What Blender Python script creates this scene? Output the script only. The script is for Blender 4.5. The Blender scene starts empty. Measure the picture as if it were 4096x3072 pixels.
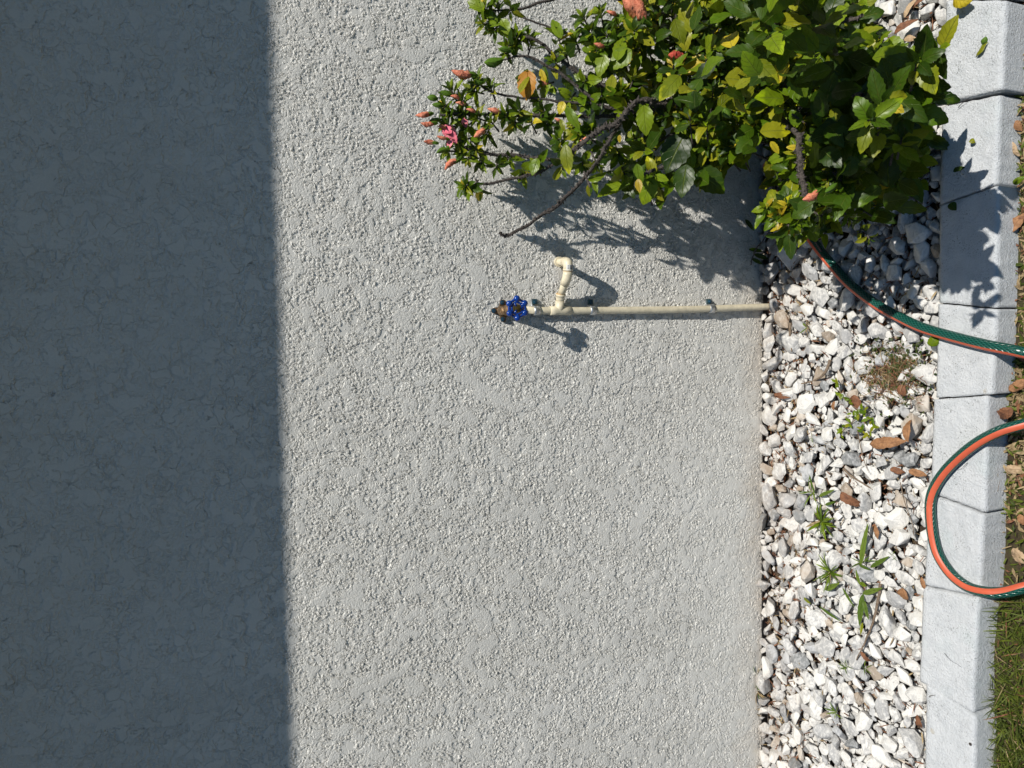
import bpy, bmesh, math, random
import numpy as np
from mathutils import Vector, Matrix, Quaternion, noise as mnoise
R = math.radians
rnd = random.Random(7)
nrs = np.random.RandomState(11)
scene = bpy.context.scene
COL = scene.collection

# ------------------------------------------------------------------ camera
FPX = 2900.0                      # focal length in pixels of the 4096 px wide photograph
CAM_D, CAM_H = 1.55, 1.43         # metres from the wall, above the gravel
PITCH, YAW, ROLL = R(23.0), 0.07, 0.047
Fv = Vector((-math.sin(YAW)*math.cos(PITCH), math.cos(YAW)*math.cos(PITCH), -math.sin(PITCH)))
Rv = Vector((math.cos(YAW), math.sin(YAW), 0))
Uv = Rv.cross(Fv)
# the picture was taken with the phone on its side: up in the place is left in the picture
Rr = Rv*math.cos(ROLL) - Uv*math.sin(ROLL)
Ur = Uv*math.cos(ROLL) + Rv*math.sin(ROLL)
CP = Vector((0, -CAM_D, CAM_H))
cd = bpy.data.cameras.new('camera')
cam = bpy.data.objects.new('camera', cd); COL.objects.link(cam)
m = Matrix.Identity(4)
for i in range(3):
    m[i][0] = -Ur[i]; m[i][1] = Rr[i]; m[i][2] = -Fv[i]; m[i][3] = CP[i]
cam.matrix_world = m
cd.sensor_width = 36; cd.lens = 36*FPX/4096; cd.clip_start = .02; cd.clip_end = 500
scene.camera = cam

# ------------------------------------------------------------------ light
SUN_B, SUN_A = .92, 2.35          # toward the sun: right SUN_B, out 1, up SUN_A
SV = Vector((SUN_B, -1, SUN_A)).normalized()
ELEV = math.asin(SV.z); AZ = math.atan2(SV.x, SV.y)
w = bpy.data.worlds.new('World'); scene.world = w; w.use_nodes = True
nt = w.node_tree; nt.nodes.clear()
sky = nt.nodes.new('ShaderNodeTexSky'); sky.sky_type = 'NISHITA'; sky.sun_disc = False
sky.sun_elevation = ELEV; sky.sun_rotation = AZ; sky.air_density = 1.0; sky.dust_density = .4; sky.ozone_density = 3.0
bg = nt.nodes.new('ShaderNodeBackground'); bg.inputs[1].default_value = .051
wo = nt.nodes.new('ShaderNodeOutputWorld')
tint = nt.nodes.new('ShaderNodeMix'); tint.data_type = 'RGBA'; tint.blend_type = 'MULTIPLY'; tint.inputs[0].default_value = 1
tint.inputs[7].default_value = (.72, .99, 1.14, 1)
nt.links.new(sky.outputs[0], tint.inputs[6]); nt.links.new(tint.outputs[2], bg.inputs[0]); nt.links.new(bg.outputs[0], wo.inputs[0])
sl = bpy.data.lights.new('sun', 'SUN'); sl.energy = 4.6; sl.angle = R(.53); sl.color = (1, .955, .875)
so = bpy.data.objects.new('sun', sl); COL.objects.link(so)
so.rotation_euler = (-SV).to_track_quat('-Z', 'Y').to_euler(); so.location = (2, -3, 6)
scene.view_settings.view_transform = 'Standard'; scene.view_settings.look = 'None'
scene.view_settings.exposure = 0.0; scene.view_settings.gamma = 1.0
scene.cycles.max_bounces = 6; scene.cycles.diffuse_bounces = 3; scene.cycles.glossy_bounces = 2
scene.cycles.transmission_bounces = 3; scene.cycles.caustics_reflective = False; scene.cycles.caustics_refractive = False

# ------------------------------------------------------------------ measuring: a photograph pixel meets a plane of the place
def ray(x, y):
    return (Fv + Rr*((1536 - y)/FPX) + Ur*((2048 - x)/FPX))
def W(x, y, e=0.0):               # plane parallel to the wall, e metres out
    d = ray(x, y); t = (-e - CP.y)/d.y
    return CP + d*t
def G(x, y, z=0.0):               # horizontal plane
    d = ray(x, y); t = (z - CP.z)/d.z
    return CP + d*t
def pix(p):
    q = Vector(p) - CP; z = q.dot(Fv)
    return 2048 - q.dot(Ur)/z*FPX, 1536 - q.dot(Rr)/z*FPX

# ------------------------------------------------------------------ helpers
def tag(o, label=None, cat=None, group=None, kind=None):
    if label: o['label'] = label
    if cat: o['category'] = cat
    if group: o['group'] = group
    if kind: o['kind'] = kind
    return o
def link(name, me, mats=None, parent=None):
    o = bpy.data.objects.new(name, me); COL.objects.link(o)
    if mats is not None:
        for mm in (mats if isinstance(mats, (list, tuple)) else [mats]): me.materials.append(mm)
    if parent is not None:
        o.parent = parent
        o.matrix_parent_inverse = Matrix.Translation(-parent.location)
    return o
def empty(name, loc, label, cat, group=None):
    o = bpy.data.objects.new(name, None); COL.objects.link(o); o.location = loc; o.empty_display_size = .02
    return tag(o, label, cat, group)
def from_bm(name, bm, mats, parent=None, smooth=True):
    me = bpy.data.meshes.new(name); bm.to_mesh(me); bm.free()
    me.polygons.foreach_set('use_smooth', [smooth]*len(me.polygons))
    return link(name, me, mats, parent)
def np_mesh(name, V, F, mats, parent=None, smooth=True, uv=None, mi=None):
    """V (n,3), F (m,4) quads or (m,3)"""
    me = bpy.data.meshes.new(name)
    V = np.asarray(V, dtype=np.float32); F = np.asarray(F, dtype=np.int32); k = F.shape[1]
    me.vertices.add(len(V)); me.vertices.foreach_set('co', V.ravel())
    me.loops.add(F.size); me.loops.foreach_set('vertex_index', F.ravel())
    me.polygons.add(len(F)); me.polygons.foreach_set('loop_start', np.arange(0, F.size, k, dtype=np.int32))
    me.polygons.foreach_set('loop_total', np.full(len(F), k, dtype=np.int32))
    me.polygons.foreach_set('use_smooth', np.full(len(F), smooth))
    if mi is not None: me.polygons.foreach_set('material_index', np.asarray(mi, dtype=np.int32))
    if uv is not None:
        l = me.uv_layers.new(name='UVMap'); l.data.foreach_set('uv', np.asarray(uv, dtype=np.float32)[F.ravel()].ravel())
    me.update(); me.validate()
    return link(name, me, mats, parent)

# --- node material helper
class NM:
    def __init__(s, name):
        s.m = bpy.data.materials.new(name); s.m.use_nodes = True; s.t = s.m.node_tree; s.t.nodes.clear()
        s.out = s.n('ShaderNodeOutputMaterial'); s.p = s.n('ShaderNodeBsdfPrincipled'); s.l(s.p.outputs[0], s.out.inputs[0])
    def n(s, ty, **kw):
        nd = s.t.nodes.new(ty)
        for k, v in kw.items():
            if k.startswith('i_'):
                key = k[2:]; key = int(key) if key.isdigit() else key
                nd.inputs[key].default_value = v
            else: setattr(nd, k, v)
        return nd
    def l(s, a, b): s.t.links.new(a, b)
    def math(s, op, a, b=None, c=None, clamp=False):
        nd = s.n('ShaderNodeMath', operation=op, use_clamp=clamp)
        for i, v in enumerate((a, b, c)):
            if v is None: continue
            if isinstance(v, (int, float)): nd.inputs[i].default_value = v
            else: s.l(v, nd.inputs[i])
        return nd.outputs[0]
    def noise(s, vec, scale, detail=3, rough=.5, dist=0):
        nd = s.n('ShaderNodeTexNoise'); nd.inputs['Scale'].default_value = scale; nd.inputs['Detail'].default_value = detail
        nd.inputs['Roughness'].default_value = rough; nd.inputs['Distortion'].default_value = dist
        if vec is not None: s.l(vec, nd.inputs['Vector'])
        return nd.outputs['Fac']
    def vor(s, vec, scale, feature='F1', rand=1):
        nd = s.n('ShaderNodeTexVoronoi', feature=feature); nd.inputs['Scale'].default_value = scale
        nd.inputs['Randomness'].default_value = rand
        if vec is not None: s.l(vec, nd.inputs['Vector'])
        return nd.outputs['Distance']
    def ramp(s, fac, stops, interp='LINEAR'):
        nd = s.n('ShaderNodeValToRGB'); cr = nd.color_ramp; cr.interpolation = interp
        while len(cr.elements) < len(stops): cr.elements.new(.5)
        for e, (p, c) in zip(cr.elements, stops):
            e.position = p; e.color = (c, c, c, 1) if isinstance(c, (int, float)) else (*c, 1)
        s.l(fac, nd.inputs[0]); return nd.outputs[0]
    def mix(s, fac, a, b, mode='MIX'):
        nd = s.n('ShaderNodeMix', data_type='RGBA', blend_type=mode)
        for i, v in ((0, fac), (6, a), (7, b)):
            if isinstance(v, (int, float)): nd.inputs[i].default_value = v
            elif isinstance(v, tuple): nd.inputs[i].default_value = (*v, 1)
            else: s.l(v, nd.inputs[i])
        return nd.outputs[2]
    def obj(s): return s.n('ShaderNodeTexCoord').outputs['Object']
    def uv(s): return s.n('ShaderNodeTexCoord').outputs['UV']
    def pos(s): return s.n('ShaderNodeNewGeometry').outputs['Position']
    def sep(s, v):
        nd = s.n('ShaderNodeSeparateXYZ'); s.l(v, nd.inputs[0]); return nd.outputs
    def bump(s, h, dist, strength=1.0):
        nd = s.n('ShaderNodeBump'); nd.inputs['Distance'].default_value = dist; nd.inputs['Strength'].default_value = strength
        s.l(h, nd.inputs['Height']); s.l(nd.outputs[0], s.p.inputs['Normal']); return nd
    def base(s, c):
        if isinstance(c, tuple): s.p.inputs['Base Color'].default_value = (*c, 1)
        else: s.l(c, s.p.inputs['Base Color'])
    def set(s, **kw):
        for k, v in kw.items(): s.p.inputs[k.replace('_', ' ')].default_value = v

def simple(name, col, rough=.6, spec=.5, metal=0, noise_amt=.15, nscale=60, bump=0, bscale=300):
    n = NM(name); o = n.pos()
    f = n.noise(o, nscale, 4, .6)
    dark = tuple(c*(1-noise_amt*1.6) for c in col); lite = tuple(min(1, c*(1+noise_amt)) for c in col)
    n.base(n.ramp(f, [(.3, dark), (.7, lite)]))
    n.set(Roughness=rough, Metallic=metal); n.p.inputs['Specular IOR Level'].default_value = spec
    if bump: n.bump(n.noise(o, bscale, 4, .6), bump)
    return n.m

# ---------- materials of the setting
def mat_stucco():
    n = NM('stucco_paint'); o = n.pos()
    # knock-down texture: flat raised scabs and crowds of crumbs on a smooth coat
    w1 = n.noise(o, 9, 2, .5)
    pl = n.math('ADD', n.noise(o, 30, 4, .6, .35), n.math('MULTIPLY', w1, .16))
    plat = n.ramp(pl, [(.600, 0), (.612, .85), (.70, 1)])
    mb = n.math('ADD', n.noise(o, 42, 3, .6, .2), n.math('MULTIPLY', n.noise(o, 7, 2, .5), .30))
    mask = n.ramp(mb, [(.530, 0), (.62, 1)])
    cr = n.noise(o, 175, 3, .6, .2)
    crumb = n.ramp(cr, [(.455, 0), (.50, .45), (.62, 1)])
    crumb = n.math('MULTIPLY', crumb, mask)
    fine = n.math('MULTIPLY', n.noise(o, 240, 2, .6), .55)
    ph = n.math('MULTIPLY', plat, n.math('ADD', .46, fine))
    hi = n.ramp(n.math('MULTIPLY', n.sep(o)[2], .5), [(.60, .90), (.70, .45)])
    h = n.math('MAXIMUM', n.math('MULTIPLY', crumb, hi), ph)
    # thin crevices round the trowelled scabs
    wv = n.n('ShaderNodeTexNoise'); wv.inputs['Scale'].default_value = 38; wv.inputs['Detail'].default_value = 4; wv.inputs['Roughness'].default_value = .65; n.l(o, wv.inputs['Vector'])
    va = n.n('ShaderNodeVectorMath', operation='MULTIPLY_ADD'); n.l(wv.outputs['Color'], va.inputs[0]); va.inputs[1].default_value = (.034, .034, .034); n.l(o, va.inputs[2])
    ck = n.vor(va.outputs[0], 34, 'DISTANCE_TO_EDGE')
    ck = n.math('MULTIPLY', n.ramp(ck, [(.0, 1), (.055, 0)]), n.ramp(n.noise(o, 19, 3, .6), [(.44, 0), (.56, 1)]))
    h = n.math('SUBTRACT', h, n.math('MULTIPLY', ck, .55))
    h = n.math('ADD', h, n.math('MULTIPLY', n.noise(o, 5, 2, .5), .7))
    low = n.ramp(n.math('MULTIPLY', n.sep(o)[2], .5), [(.0, .62), (.17, 1), (.60, 1), (.72, .75)])
    h = n.math('MULTIPLY', h, low)
    # the crumbs are finer and flatter near the foot of the wall
    dsp = n.n('ShaderNodeDisplacement'); dsp.inputs['Midlevel'].default_value = 0; dsp.inputs['Scale'].default_value = .0034
    n.l(h, dsp.inputs['Height']); n.l(dsp.outputs[0], n.out.inputs['Displacement'])
    n.m.displacement_method = 'BOTH'
    z = n.sep(o)[2]
    splash = n.ramp(n.math('ADD', n.math('MULTIPLY', z, 4.0), n.math('MULTIPLY', n.noise(o, 11, 5, .65), .95)), [(.30, 1), (.95, 0)])
    st = n.n('ShaderNodeMapping'); st.inputs['Scale'].default_value = (1.0, 1.0, .35); n.l(o, st.inputs['Vector'])
    col = n.ramp(n.noise(st.outputs[0], 6, 5, .65), [(.28, (.635, .625, .59)), (.5, (.685, .675, .64)), (.72, (.72, .712, .68))])
    col = n.mix(n.math('MULTIPLY', splash, .75), col, (.52, .44, .35))
    spots = n.ramp(n.noise(o, 30, 4, .7), [(.62, 0), (.75, 1)])
    col = n.mix(n.math('MULTIPLY', n.math('MULTIPLY', spots, splash), .5), col, (.50, .44, .25))
    n.base(col); n.set(Roughness=.95); n.p.inputs['Specular IOR Level'].default_value = .08
    return n.m
def mat_soil():
    n = NM('soil'); o = n.pos()
    c = n.ramp(n.noise(o, 60, 6, .7), [(.3, (.030, .020, .013)), (.55, (.10, .068, .045)), (.75, (.20, .15, .10))])
    n.base(c); n.set(Roughness=.95); n.bump(n.noise(o, 120, 5, .7), .01); return n.m
def mat_lawn():
    n = NM('lawn_soil'); o = n.pos()
    c = n.ramp(n.noise(o, 40, 6, .7), [(.32, (.035, .024, .013)), (.5, (.085, .060, .028)), (.62, (.085, .095, .020)), (.75, (.14, .13, .045))])
    n.base(c); n.set(Roughness=.95); n.bump(n.noise(o, 160, 5, .7), .012); return n.m
def mat_block():
    n = NM('white_block_paint'); o = n.pos()
    c = n.ramp(n.noise(o, 40, 5, .65), [(.25, (.63, .66, .69)), (.6, (.76, .785, .81))])
    speck = n.ramp(n.noise(o, 330, 3, .7), [(.57, 0), (.64, 1)])
    sp2 = n.ramp(n.noise(o, 22, 3, .6), [(.45, .08), (.62, 1)])
    c = n.mix(n.math('MULTIPLY', n.math('MULTIPLY', speck, sp2), .75), c, (.12, .12, .11))
    teal = n.ramp(n.noise(o, 13, 2, .5), [(.58, 0), (.72, 1)])
    c = n.mix(n.math('MULTIPLY', teal, .12), c, (.55, .75, .72))
    rust = n.ramp(n.noise(o, 31, 3, .5), [(.72, 0), (.78, 1)])
    c = n.mix(n.math('MULTIPLY', rust, .4), c, (.45, .36, .20))
    n.base(c); n.set(Roughness=.8); n.p.inputs['Specular IOR Level'].default_value = .3
    h = n.math('ADD', n.math('MULTIPLY', n.noise(o, 230, 5, .75), 1.0), n.math('MULTIPLY', n.noise(o, 75, 3, .5), .35))
    n.bump(h, .0052); return n.m
def mat_stone(name, light, dark, stain=None):
    n = NM(name)
    g = n.n('ShaderNodeNewGeometry'); oi = n.n('ShaderNodeObjectInfo')
    r = n.math('FRACT', n.math('ADD', g.outputs['Random Per Island'], oi.outputs['Random']))
    off = n.n('ShaderNodeVectorMath', operation='MULTIPLY_ADD')
    cx = n.n('ShaderNodeCombineXYZ'); n.l(r, cx.inputs[0]); n.l(n.math('FRACT', n.math('MULTIPLY', r, 17.3)), cx.inputs[1]); n.l(n.math('FRACT', n.math('MULTIPLY', r, 7.7)), cx.inputs[2])
    n.l(cx.outputs[0], off.inputs[0]); off.inputs[1].default_value = (5, 5, 5); n.l(g.outputs['Position'], off.inputs[2])
    v = off.outputs[0]
    mp = n.n('ShaderNodeMapping'); mp.inputs['Scale'].default_value = (1, 1.9, 1.6)
    rot = n.n('ShaderNodeCombineXYZ'); n.l(n.math('MULTIPLY', r, 40), rot.inputs[2]); n.l(n.math('MULTIPLY', r, 23), rot.inputs[0])
    n.l(rot.outputs[0], mp.inputs['Rotation']); n.l(v, mp.inputs['Vector'])
    vein = n.noise(mp.outputs[0], 42, 6, .62, 1.6)
    mott = n.noise(v, 120, 4, .6)
    f = n.math('ADD', n.math('MULTIPLY', vein, .7), n.math('MULTIPLY', mott, .3))
    f = n.math('ADD', f, n.math('MULTIPLY', n.math('SUBTRACT', n.math('FRACT', n.math('MULTIPLY', r, 31.7)), .5), .27))
    c = n.ramp(f, [(.36, dark), (.49, tuple(.30*a+.70*b for a, b in zip(dark, light))), (.60, light)])
    if stain:
        s = n.ramp(n.noise(v, 30, 4, .6), [(.5, 0), (.68, 1)])
        c = n.mix(n.math('MULTIPLY', s, .6), c, stain)
    gy = n.sep(g.outputs['Position'])[1]       # soil splashed and washed down beside the wall
    near_wall = n.ramp(n.math('ADD', n.math('MULTIPLY', gy, 4.0), n.math('ADD', n.math('MULTIPLY', n.noise(g.outputs['Position'], 9, 3, .6), 1.5), .15)), [(.25, 0), (.75, 1)])
    dirt = n.ramp(n.noise(g.outputs['Position'], 55, 4, .65), [(.38, .15), (.62, 1)])
    c = n.mix(n.math('MULTIPLY', n.math('MULTIPLY', near_wall, dirt), .45), c, (.36, .285, .22))
    n.base(c); n.set(Roughness=.62); n.p.inputs['Specular IOR Level'].default_value = .4
    n.bump(n.math('ADD', n.math('MULTIPLY', vein, .6), n.math('MULTIPLY', n.noise(v, 260, 4, .65), .5)), .003)
    return n.m
def mat_leaf(name, c1, c2, trans=(.25, .35, .02), gloss=.38, vein=(.30, .36, .08)):
    n = NM(name); u = n.sep(n.uv()); g = n.n('ShaderNodeNewGeometry'); r = g.outputs['Random Per Island']
    f = n.math('ADD', n.math('MULTIPLY', n.noise(n.pos(), 70, 4, .6), .5), n.math('MULTIPLY', r, .6))
    c = n.ramp(f, [(.28, c1), (.72, c2)])
    au = n.math('ABSOLUTE', u[0])
    mid = n.ramp(au, [(.0, 1), (.07, 0)])
    side = n.math('FRACT', n.math('SUBTRACT', n.math('MULTIPLY', u[1], 5.5), n.math('MULTIPLY', au, 1.6)))
    sidev = n.ramp(side, [(.0, 1), (.09, 0)])
    vv = n.math('MAXIMUM', mid, n.math('MULTIPLY', sidev, .55))
    c = n.mix(n.math('MULTIPLY', vv, .42), c, vein)
    spot = n.ramp(n.noise(n.pos(), 210, 3, .6), [(.66, 0), (.72, 1)])
    c = n.mix(n.math('MULTIPLY', n.math('MULTIPLY', spot, n.ramp(r, [(.45, 0), (.6, 1)])), .65), c, (.16, .085, .03))
    tipy = n.ramp(n.math('MULTIPLY', n.math('MULTIPLY', u[1], n.math('FRACT', n.math('MULTIPLY', r, 13.1))), n.noise(n.pos(), 45, 2, .5)), [(.34, 0), (.46, 1)])
    c = n.mix(n.math('MULTIPLY', tipy, .55), c, tuple(min(1, x*2.2+.05) if i < 2 else x for i, x in enumerate(c2)))
    n.base(c); n.set(Roughness=gloss); n.p.inputs['Specular IOR Level'].default_value = .33
    n.bump(n.math('ADD', n.math('MULTIPLY', vv, -.8), n.math('MULTIPLY', n.noise(n.pos(), 60, 1, .5), 1.2)), .0012)
    tr = n.n('ShaderNodeBsdfTranslucent'); n.l(n.mix(.5, c, trans), tr.inputs[0])
    ms = n.n('ShaderNodeMixShader'); ms.inputs[0].default_value = .22
    n.l(n.p.outputs[0], ms.inputs[1]); n.l(tr.outputs[0], ms.inputs[2]); n.l(ms.outputs[0], n.out.inputs[0])
    return n.m
def mat_dead(name, c1, c2):
    n = NM(name); u = n.sep(n.uv()); g = n.n('ShaderNodeNewGeometry')
    f = n.math('ADD', n.math('MULTIPLY', n.noise(n.pos(), 130, 5, .65), .8), n.math('MULTIPLY', g.outputs['Random Per Island'], .2))
    c = n.ramp(f, [(.32, c1), (.62, c2)])
    au = n.math('ABSOLUTE', u[0]); mid = n.ramp(au, [(.0, 1), (.08, 0)])
    c = n.mix(n.math('MULTIPLY', mid, .5), c, tuple(x*.5 for x in c1))
    n.base(c); n.set(Roughness=.7); n.bump(n.noise(n.pos(), 160, 4, .6), .003); return n.m
def mat_bark(name='bark', c1=(.022, .018, .016), c2=(.15, .125, .11)):
    n = NM(name); o = n.pos()
    n.base(n.ramp(n.noise(o, 220, 5, .7), [(.35, c1), (.68, c2)])); n.set(Roughness=.9)
    n.bump(n.noise(o, 260, 4, .7), .004); return n.m

M = {}
M['stucco'] = mat_stucco(); M['soil'] = mat_soil(); M['lawn'] = mat_lawn(); M['block'] = mat_block()
M['stone_w'] = mat_stone('stone_white', (.77, .755, .72), (.40, .40, .40))
M['stone_g'] = mat_stone('stone_grey', (.52, .525, .53), (.22, .23, .235))
M['stone_t'] = mat_stone('stone_tan', (.60, .55, .49), (.34, .28, .22), (.42, .31, .21))
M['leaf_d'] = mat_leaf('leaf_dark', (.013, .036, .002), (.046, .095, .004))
M['leaf_m'] = mat_leaf('leaf_green', (.080, .155, .004), (.185, .260, .008))
M['leaf_y'] = mat_leaf('leaf_yellow_green', (.15, .19, .008), (.30, .30, .015))
M['leaf_yy'] = mat_leaf('leaf_yellow', (.42, .30, .02), (.62, .50, .03), (.6, .45, .02), .4, (.5, .4, .1))
M['leaf_o'] = mat_leaf('leaf_orange', (.45, .16, .02), (.60, .36, .03), (.6, .3, .02), .5, (.35, .12, .03))
M['petal'] = mat_dead('wilted_petal', (.50, .085, .04), (.88, .34, .20))
M['petal_pink'] = mat_dead('pink_petal', (.80, .12, .20), (.90, .30, .34))
M['petal_red'] = mat_dead('red_petal', (.50, .03, .03), (.65, .12, .07))
M['calyx'] = mat_leaf('calyx_green', (.06, .15, .015), (.14, .26, .03))
M['dead_b'] = mat_dead('dead_leaf_brown', (.09, .035, .018), (.26, .11, .05))
M['dead_o'] = mat_dead('dead_leaf_orange', (.17, .075, .03), (.40, .20, .09))
M['dead_t'] = mat_dead('dead_leaf_tan', (.34, .22, .12), (.58, .42, .26))
M['bark'] = mat_bark(); M['bark_dark'] = mat_bark('bark_dark', (.02, .016, .014), (.10, .08, .07))
M['twig'] = mat_bark('dry_twig', (.14, .095, .06), (.34, .26, .19))
M['grass'] = mat_leaf('grass_blade', (.07, .13, .015), (.17, .24, .035), gloss=.45, vein=(.2, .26, .05))
M['straw'] = mat_dead('straw', (.18, .12, .055), (.40, .30, .16))
M['pipe'] = simple('cream_plastic', (.78, .70, .52), .42, .5, 0, .13, 70)
M['pipe_stain'] = simple('glue_orange', (.70, .46, .20), .4, .5, 0, .1, 40)
M['bronze'] = simple('bronze', (.30, .20, .115), .42, .5, .75, .3, 90, .0006, 500)
M['brass'] = simple('brass_dark', (.16, .125, .05), .32, .5, .7, .3, 120)
M['blue'] = simple('blue_enamel', (.005, .043, .27), .16, .6, 0, .1, 20)
M['screw'] = simple('blue_screw', (.035, .12, .20), .33, .6, .55, .3, 400)
M['tab'] = simple('strap_tab', (.11, .19, .21), .4, .5, .5)
M['zinc'] = simple('zinc', (.60, .62, .63), .36, .6, .85, .12, 150, .0004, 300)
M['red'] = simple('red_plastic', (.60, .03, .02), .4)
M['pale'] = simple('pale_plastic', (.42, .42, .33), .6)
M['label'] = simple('white_label', (.80, .80, .78), .5, .4, 0, .03)
M['ink'] = simple('black_ink', (.05, .05, .05), .6)
M['soffit'] = simple('white_fascia', (.75, .75, .74), .5)
M['shingle'] = simple('roof_shingle', (.12, .11, .10), .9, .3, 0, .3, 30)
M['concrete'] = simple('grey_foundation', (.28, .26, .24), .9, .3, 0, .3, 40, .003, 200)

# ------------------------------------------------------------------ the setting
GZ, LZ, BZ = 0.0, -.022, .045      # gravel soil, lawn, block tops
def sheet(name, x0, x1, y0, y1, z, nx, ny, mat, amp=0, seed=0):
    xs = np.linspace(x0, x1, nx); ys = np.linspace(y0, y1, ny)
    V = []
    for y in ys:
        for x in xs:
            V.append((x, y, z + (amp*(mnoise.noise(Vector((x*7+seed, y*7, 0)))) if amp else 0)))
    F = [(j*nx+i, j*nx+i+1, (j+1)*nx+i+1, (j+1)*nx+i) for j in range(ny-1) for i in range(nx-1)]
    return tag(np_mesh(name, V, F, mat), kind='structure')
ground = sheet('ground', -60, 60, -90, 30, -.12, 2, 2, M['lawn'])
INX = [(y, G(x, y, BZ)) for x, y in ((3782, 15), (3767, 430), (3757, 810), (3755, 1211), (3740, 1594), (3722, 1985), (3695, 2343), (3680, 2700), (3700, 3072))]
in_y = sum(p.y for _, p in INX)/len(INX)      # mean line of the inner block edge
def inner_y(x):
    ps = sorted([(p.x, p.y) for _, p in INX]); 
    return float(np.interp(x, [a for a, _ in ps], [b for _, b in ps]))
lawn = sheet('lawn', -3.2, 3.2, -3.4, in_y-.04, LZ, 160, 60, M['lawn'], .012)
bed = sheet('gravel_bed_soil', -3.2, 3.2, in_y-.06, .04, GZ-.012, 160, 20, M['soil'], .006)

# house wall: a fine grid where the stucco is seen, coarse beyond it
house = empty('house', (0, .1, 0), 'grey stucco house wall, its upper part in the shadow of the eave', 'house')
cz = [W(3050, y).z for y in (1600, 2200)]
WB = sum(cz)/2
def grid_wall():
    # columns spread out toward the foot of the wall, where more of it is seen
    zs = np.concatenate([np.arange(WB, 1.84, .00142), np.linspace(1.845, 2.75, 30)])
    zt, zb = 1.84, WB
    aL, bL = W(0, 3072).x-.10, W(3060, 3072).x-.10
    aR, bR = W(0, 0).x+.10, W(3060, 0).x+.10
    f = np.clip((zs-zb)/(zt-zb), 0, 1)[:, None]
    xl, xr = bL+(aL-bL)*f, bR+(aR-bR)*f
    nu = 1480; u = np.linspace(0, 1, nu)[None, :]
    core = xl+(xr-xl)*u
    lw = -6+(xl+6)*np.linspace(0, 1, 9)[None, :-1]**.5; rw = xr+(6-xr)*(np.linspace(0, 1, 9)[None, 1:]**2)
    X = np.concatenate([lw, core, rw], 1); nz, nx = X.shape
    Z = np.repeat(zs[:, None], nx, 1)
    V = np.zeros((nx*nz, 3), np.float32); V[:, 0] = X.ravel(); V[:, 1] = .0045; V[:, 2] = Z.ravel()
    idx = np.arange(nx*nz).reshape(nz, nx)
    F = np.stack([idx[:-1, :-1], idx[:-1, 1:], idx[1:, 1:], idx[1:, :-1]], -1).reshape(-1, 4)
    return V, F
V, F = grid_wall()
np_mesh('stucco_wall', V, F, M['stucco'], house)
def box(bm, x0, x1, y0, y1, z0, z1):
    r = bmesh.ops.create_cube(bm, size=1)
    for v in r['verts']:
        v.co = Vector(((x0+x1)/2+v.co.x*(x1-x0), (y0+y1)/2+v.co.y*(y1-y0), (z0+z1)/2+v.co.z*(z1-z0)))
    return r['verts']
bm = bmesh.new(); box(bm, -6, 6, .004, .016, WB-.004, WB+.01); from_bm('weep_screed', bm, M['zinc'], house, False)
bm = bmesh.new(); box(bm, -6, 6, .018, .25, -.4, 2.75); from_bm('foundation', bm, M['concrete'], house, False)
# eave: its lower outer edge casts the shadow line seen on the wall
EO = .50
s0, s1 = W(1082, 0), W(1172, 3072)
def eave_pt(s): return s + Vector((SUN_B, -1, SUN_A))*EO
e0, e1 = eave_pt(s0), eave_pt(s1)
dz = (e1.z-e0.z)/(e1.x-e0.x)
bm = bmesh.new()
def ez(x): return e0.z + (x-e0.x)*dz
prof = [(-EO, 0), (-EO, .16), (.3, .48), (.3, .02), (-EO+.02, .02), (-EO+.02, 0)]
rows = []
for x in (-6.5, 6.5): rows.append([bm.verts.new((x, y, ez(x)+z)) for y, z in prof])
for i in range(len(prof)):
    j = (i+1) % len(prof); bm.faces.new((rows[0][i], rows[0][j], rows[1][j], rows[1][i]))
bm.faces.new(rows[0]); bm.faces.new(rows[1][::-1]); bmesh.ops.recalc_face_normals(bm, faces=bm.faces)
from_bm('roof_eave', bm, [M['soffit']], house, False)

# ------------------------------------------------------------------ edging blocks
BL = [  # inner-top edge (x,y) start/end, outer-top start/end in the photograph
    ((3800, -330), (3784, -5), (4036, -300), (4022, -18)),
    ((3783, 2), (3767, 412), (4021, 2), (4006, 358)),
    ((3767, 428), (3757, 818), (3998, 380), (3984, 736)),
    ((3757, 824), (3755, 1209), (3994, 742), (3984, 1232)),
    ((3752, 1215), (3742, 1592), (3985, 1238), (3968, 1577)),
    ((3733, 1598), (3722, 1968), (3951, 1583), (3938, 2050)),
    ((3714, 1976), (3697, 2340), (3931, 2060), (3919, 2386)),
    ((3691, 2346), (3677, 2722), (3912, 2392), (3888, 2852)),
    ((3704, 2734), (3698, 3120), (3899, 2868), (3893, 3130)),
    ((3697, 3126), (3690, 3500), (3890, 3136), (3880, 3520))]
BLAB = ['white concrete edging block cut off by the picture edge, beyond the wide gap', 'white edging block with a fallen green bud lying on it',
        'white edging block with shrub leaf shadows and a green petal scrap', 'white edging block darkened most by the shrub shadow',
        'white edging block crossed by the straight run of the green hose', 'white edging block under the upper bend of the hose loop',
        'white edging block enclosed by the lower bend of the hose loop', 'clean white edging block with a chipped corner, just past the hose loop',
        'white edging block with a small round hole near its front edge', 'white edging block beyond the one with the round hole']
lifts = [.004, .008, 0, 0, .001, -.001, .001, -.001, .002, 0]
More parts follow.
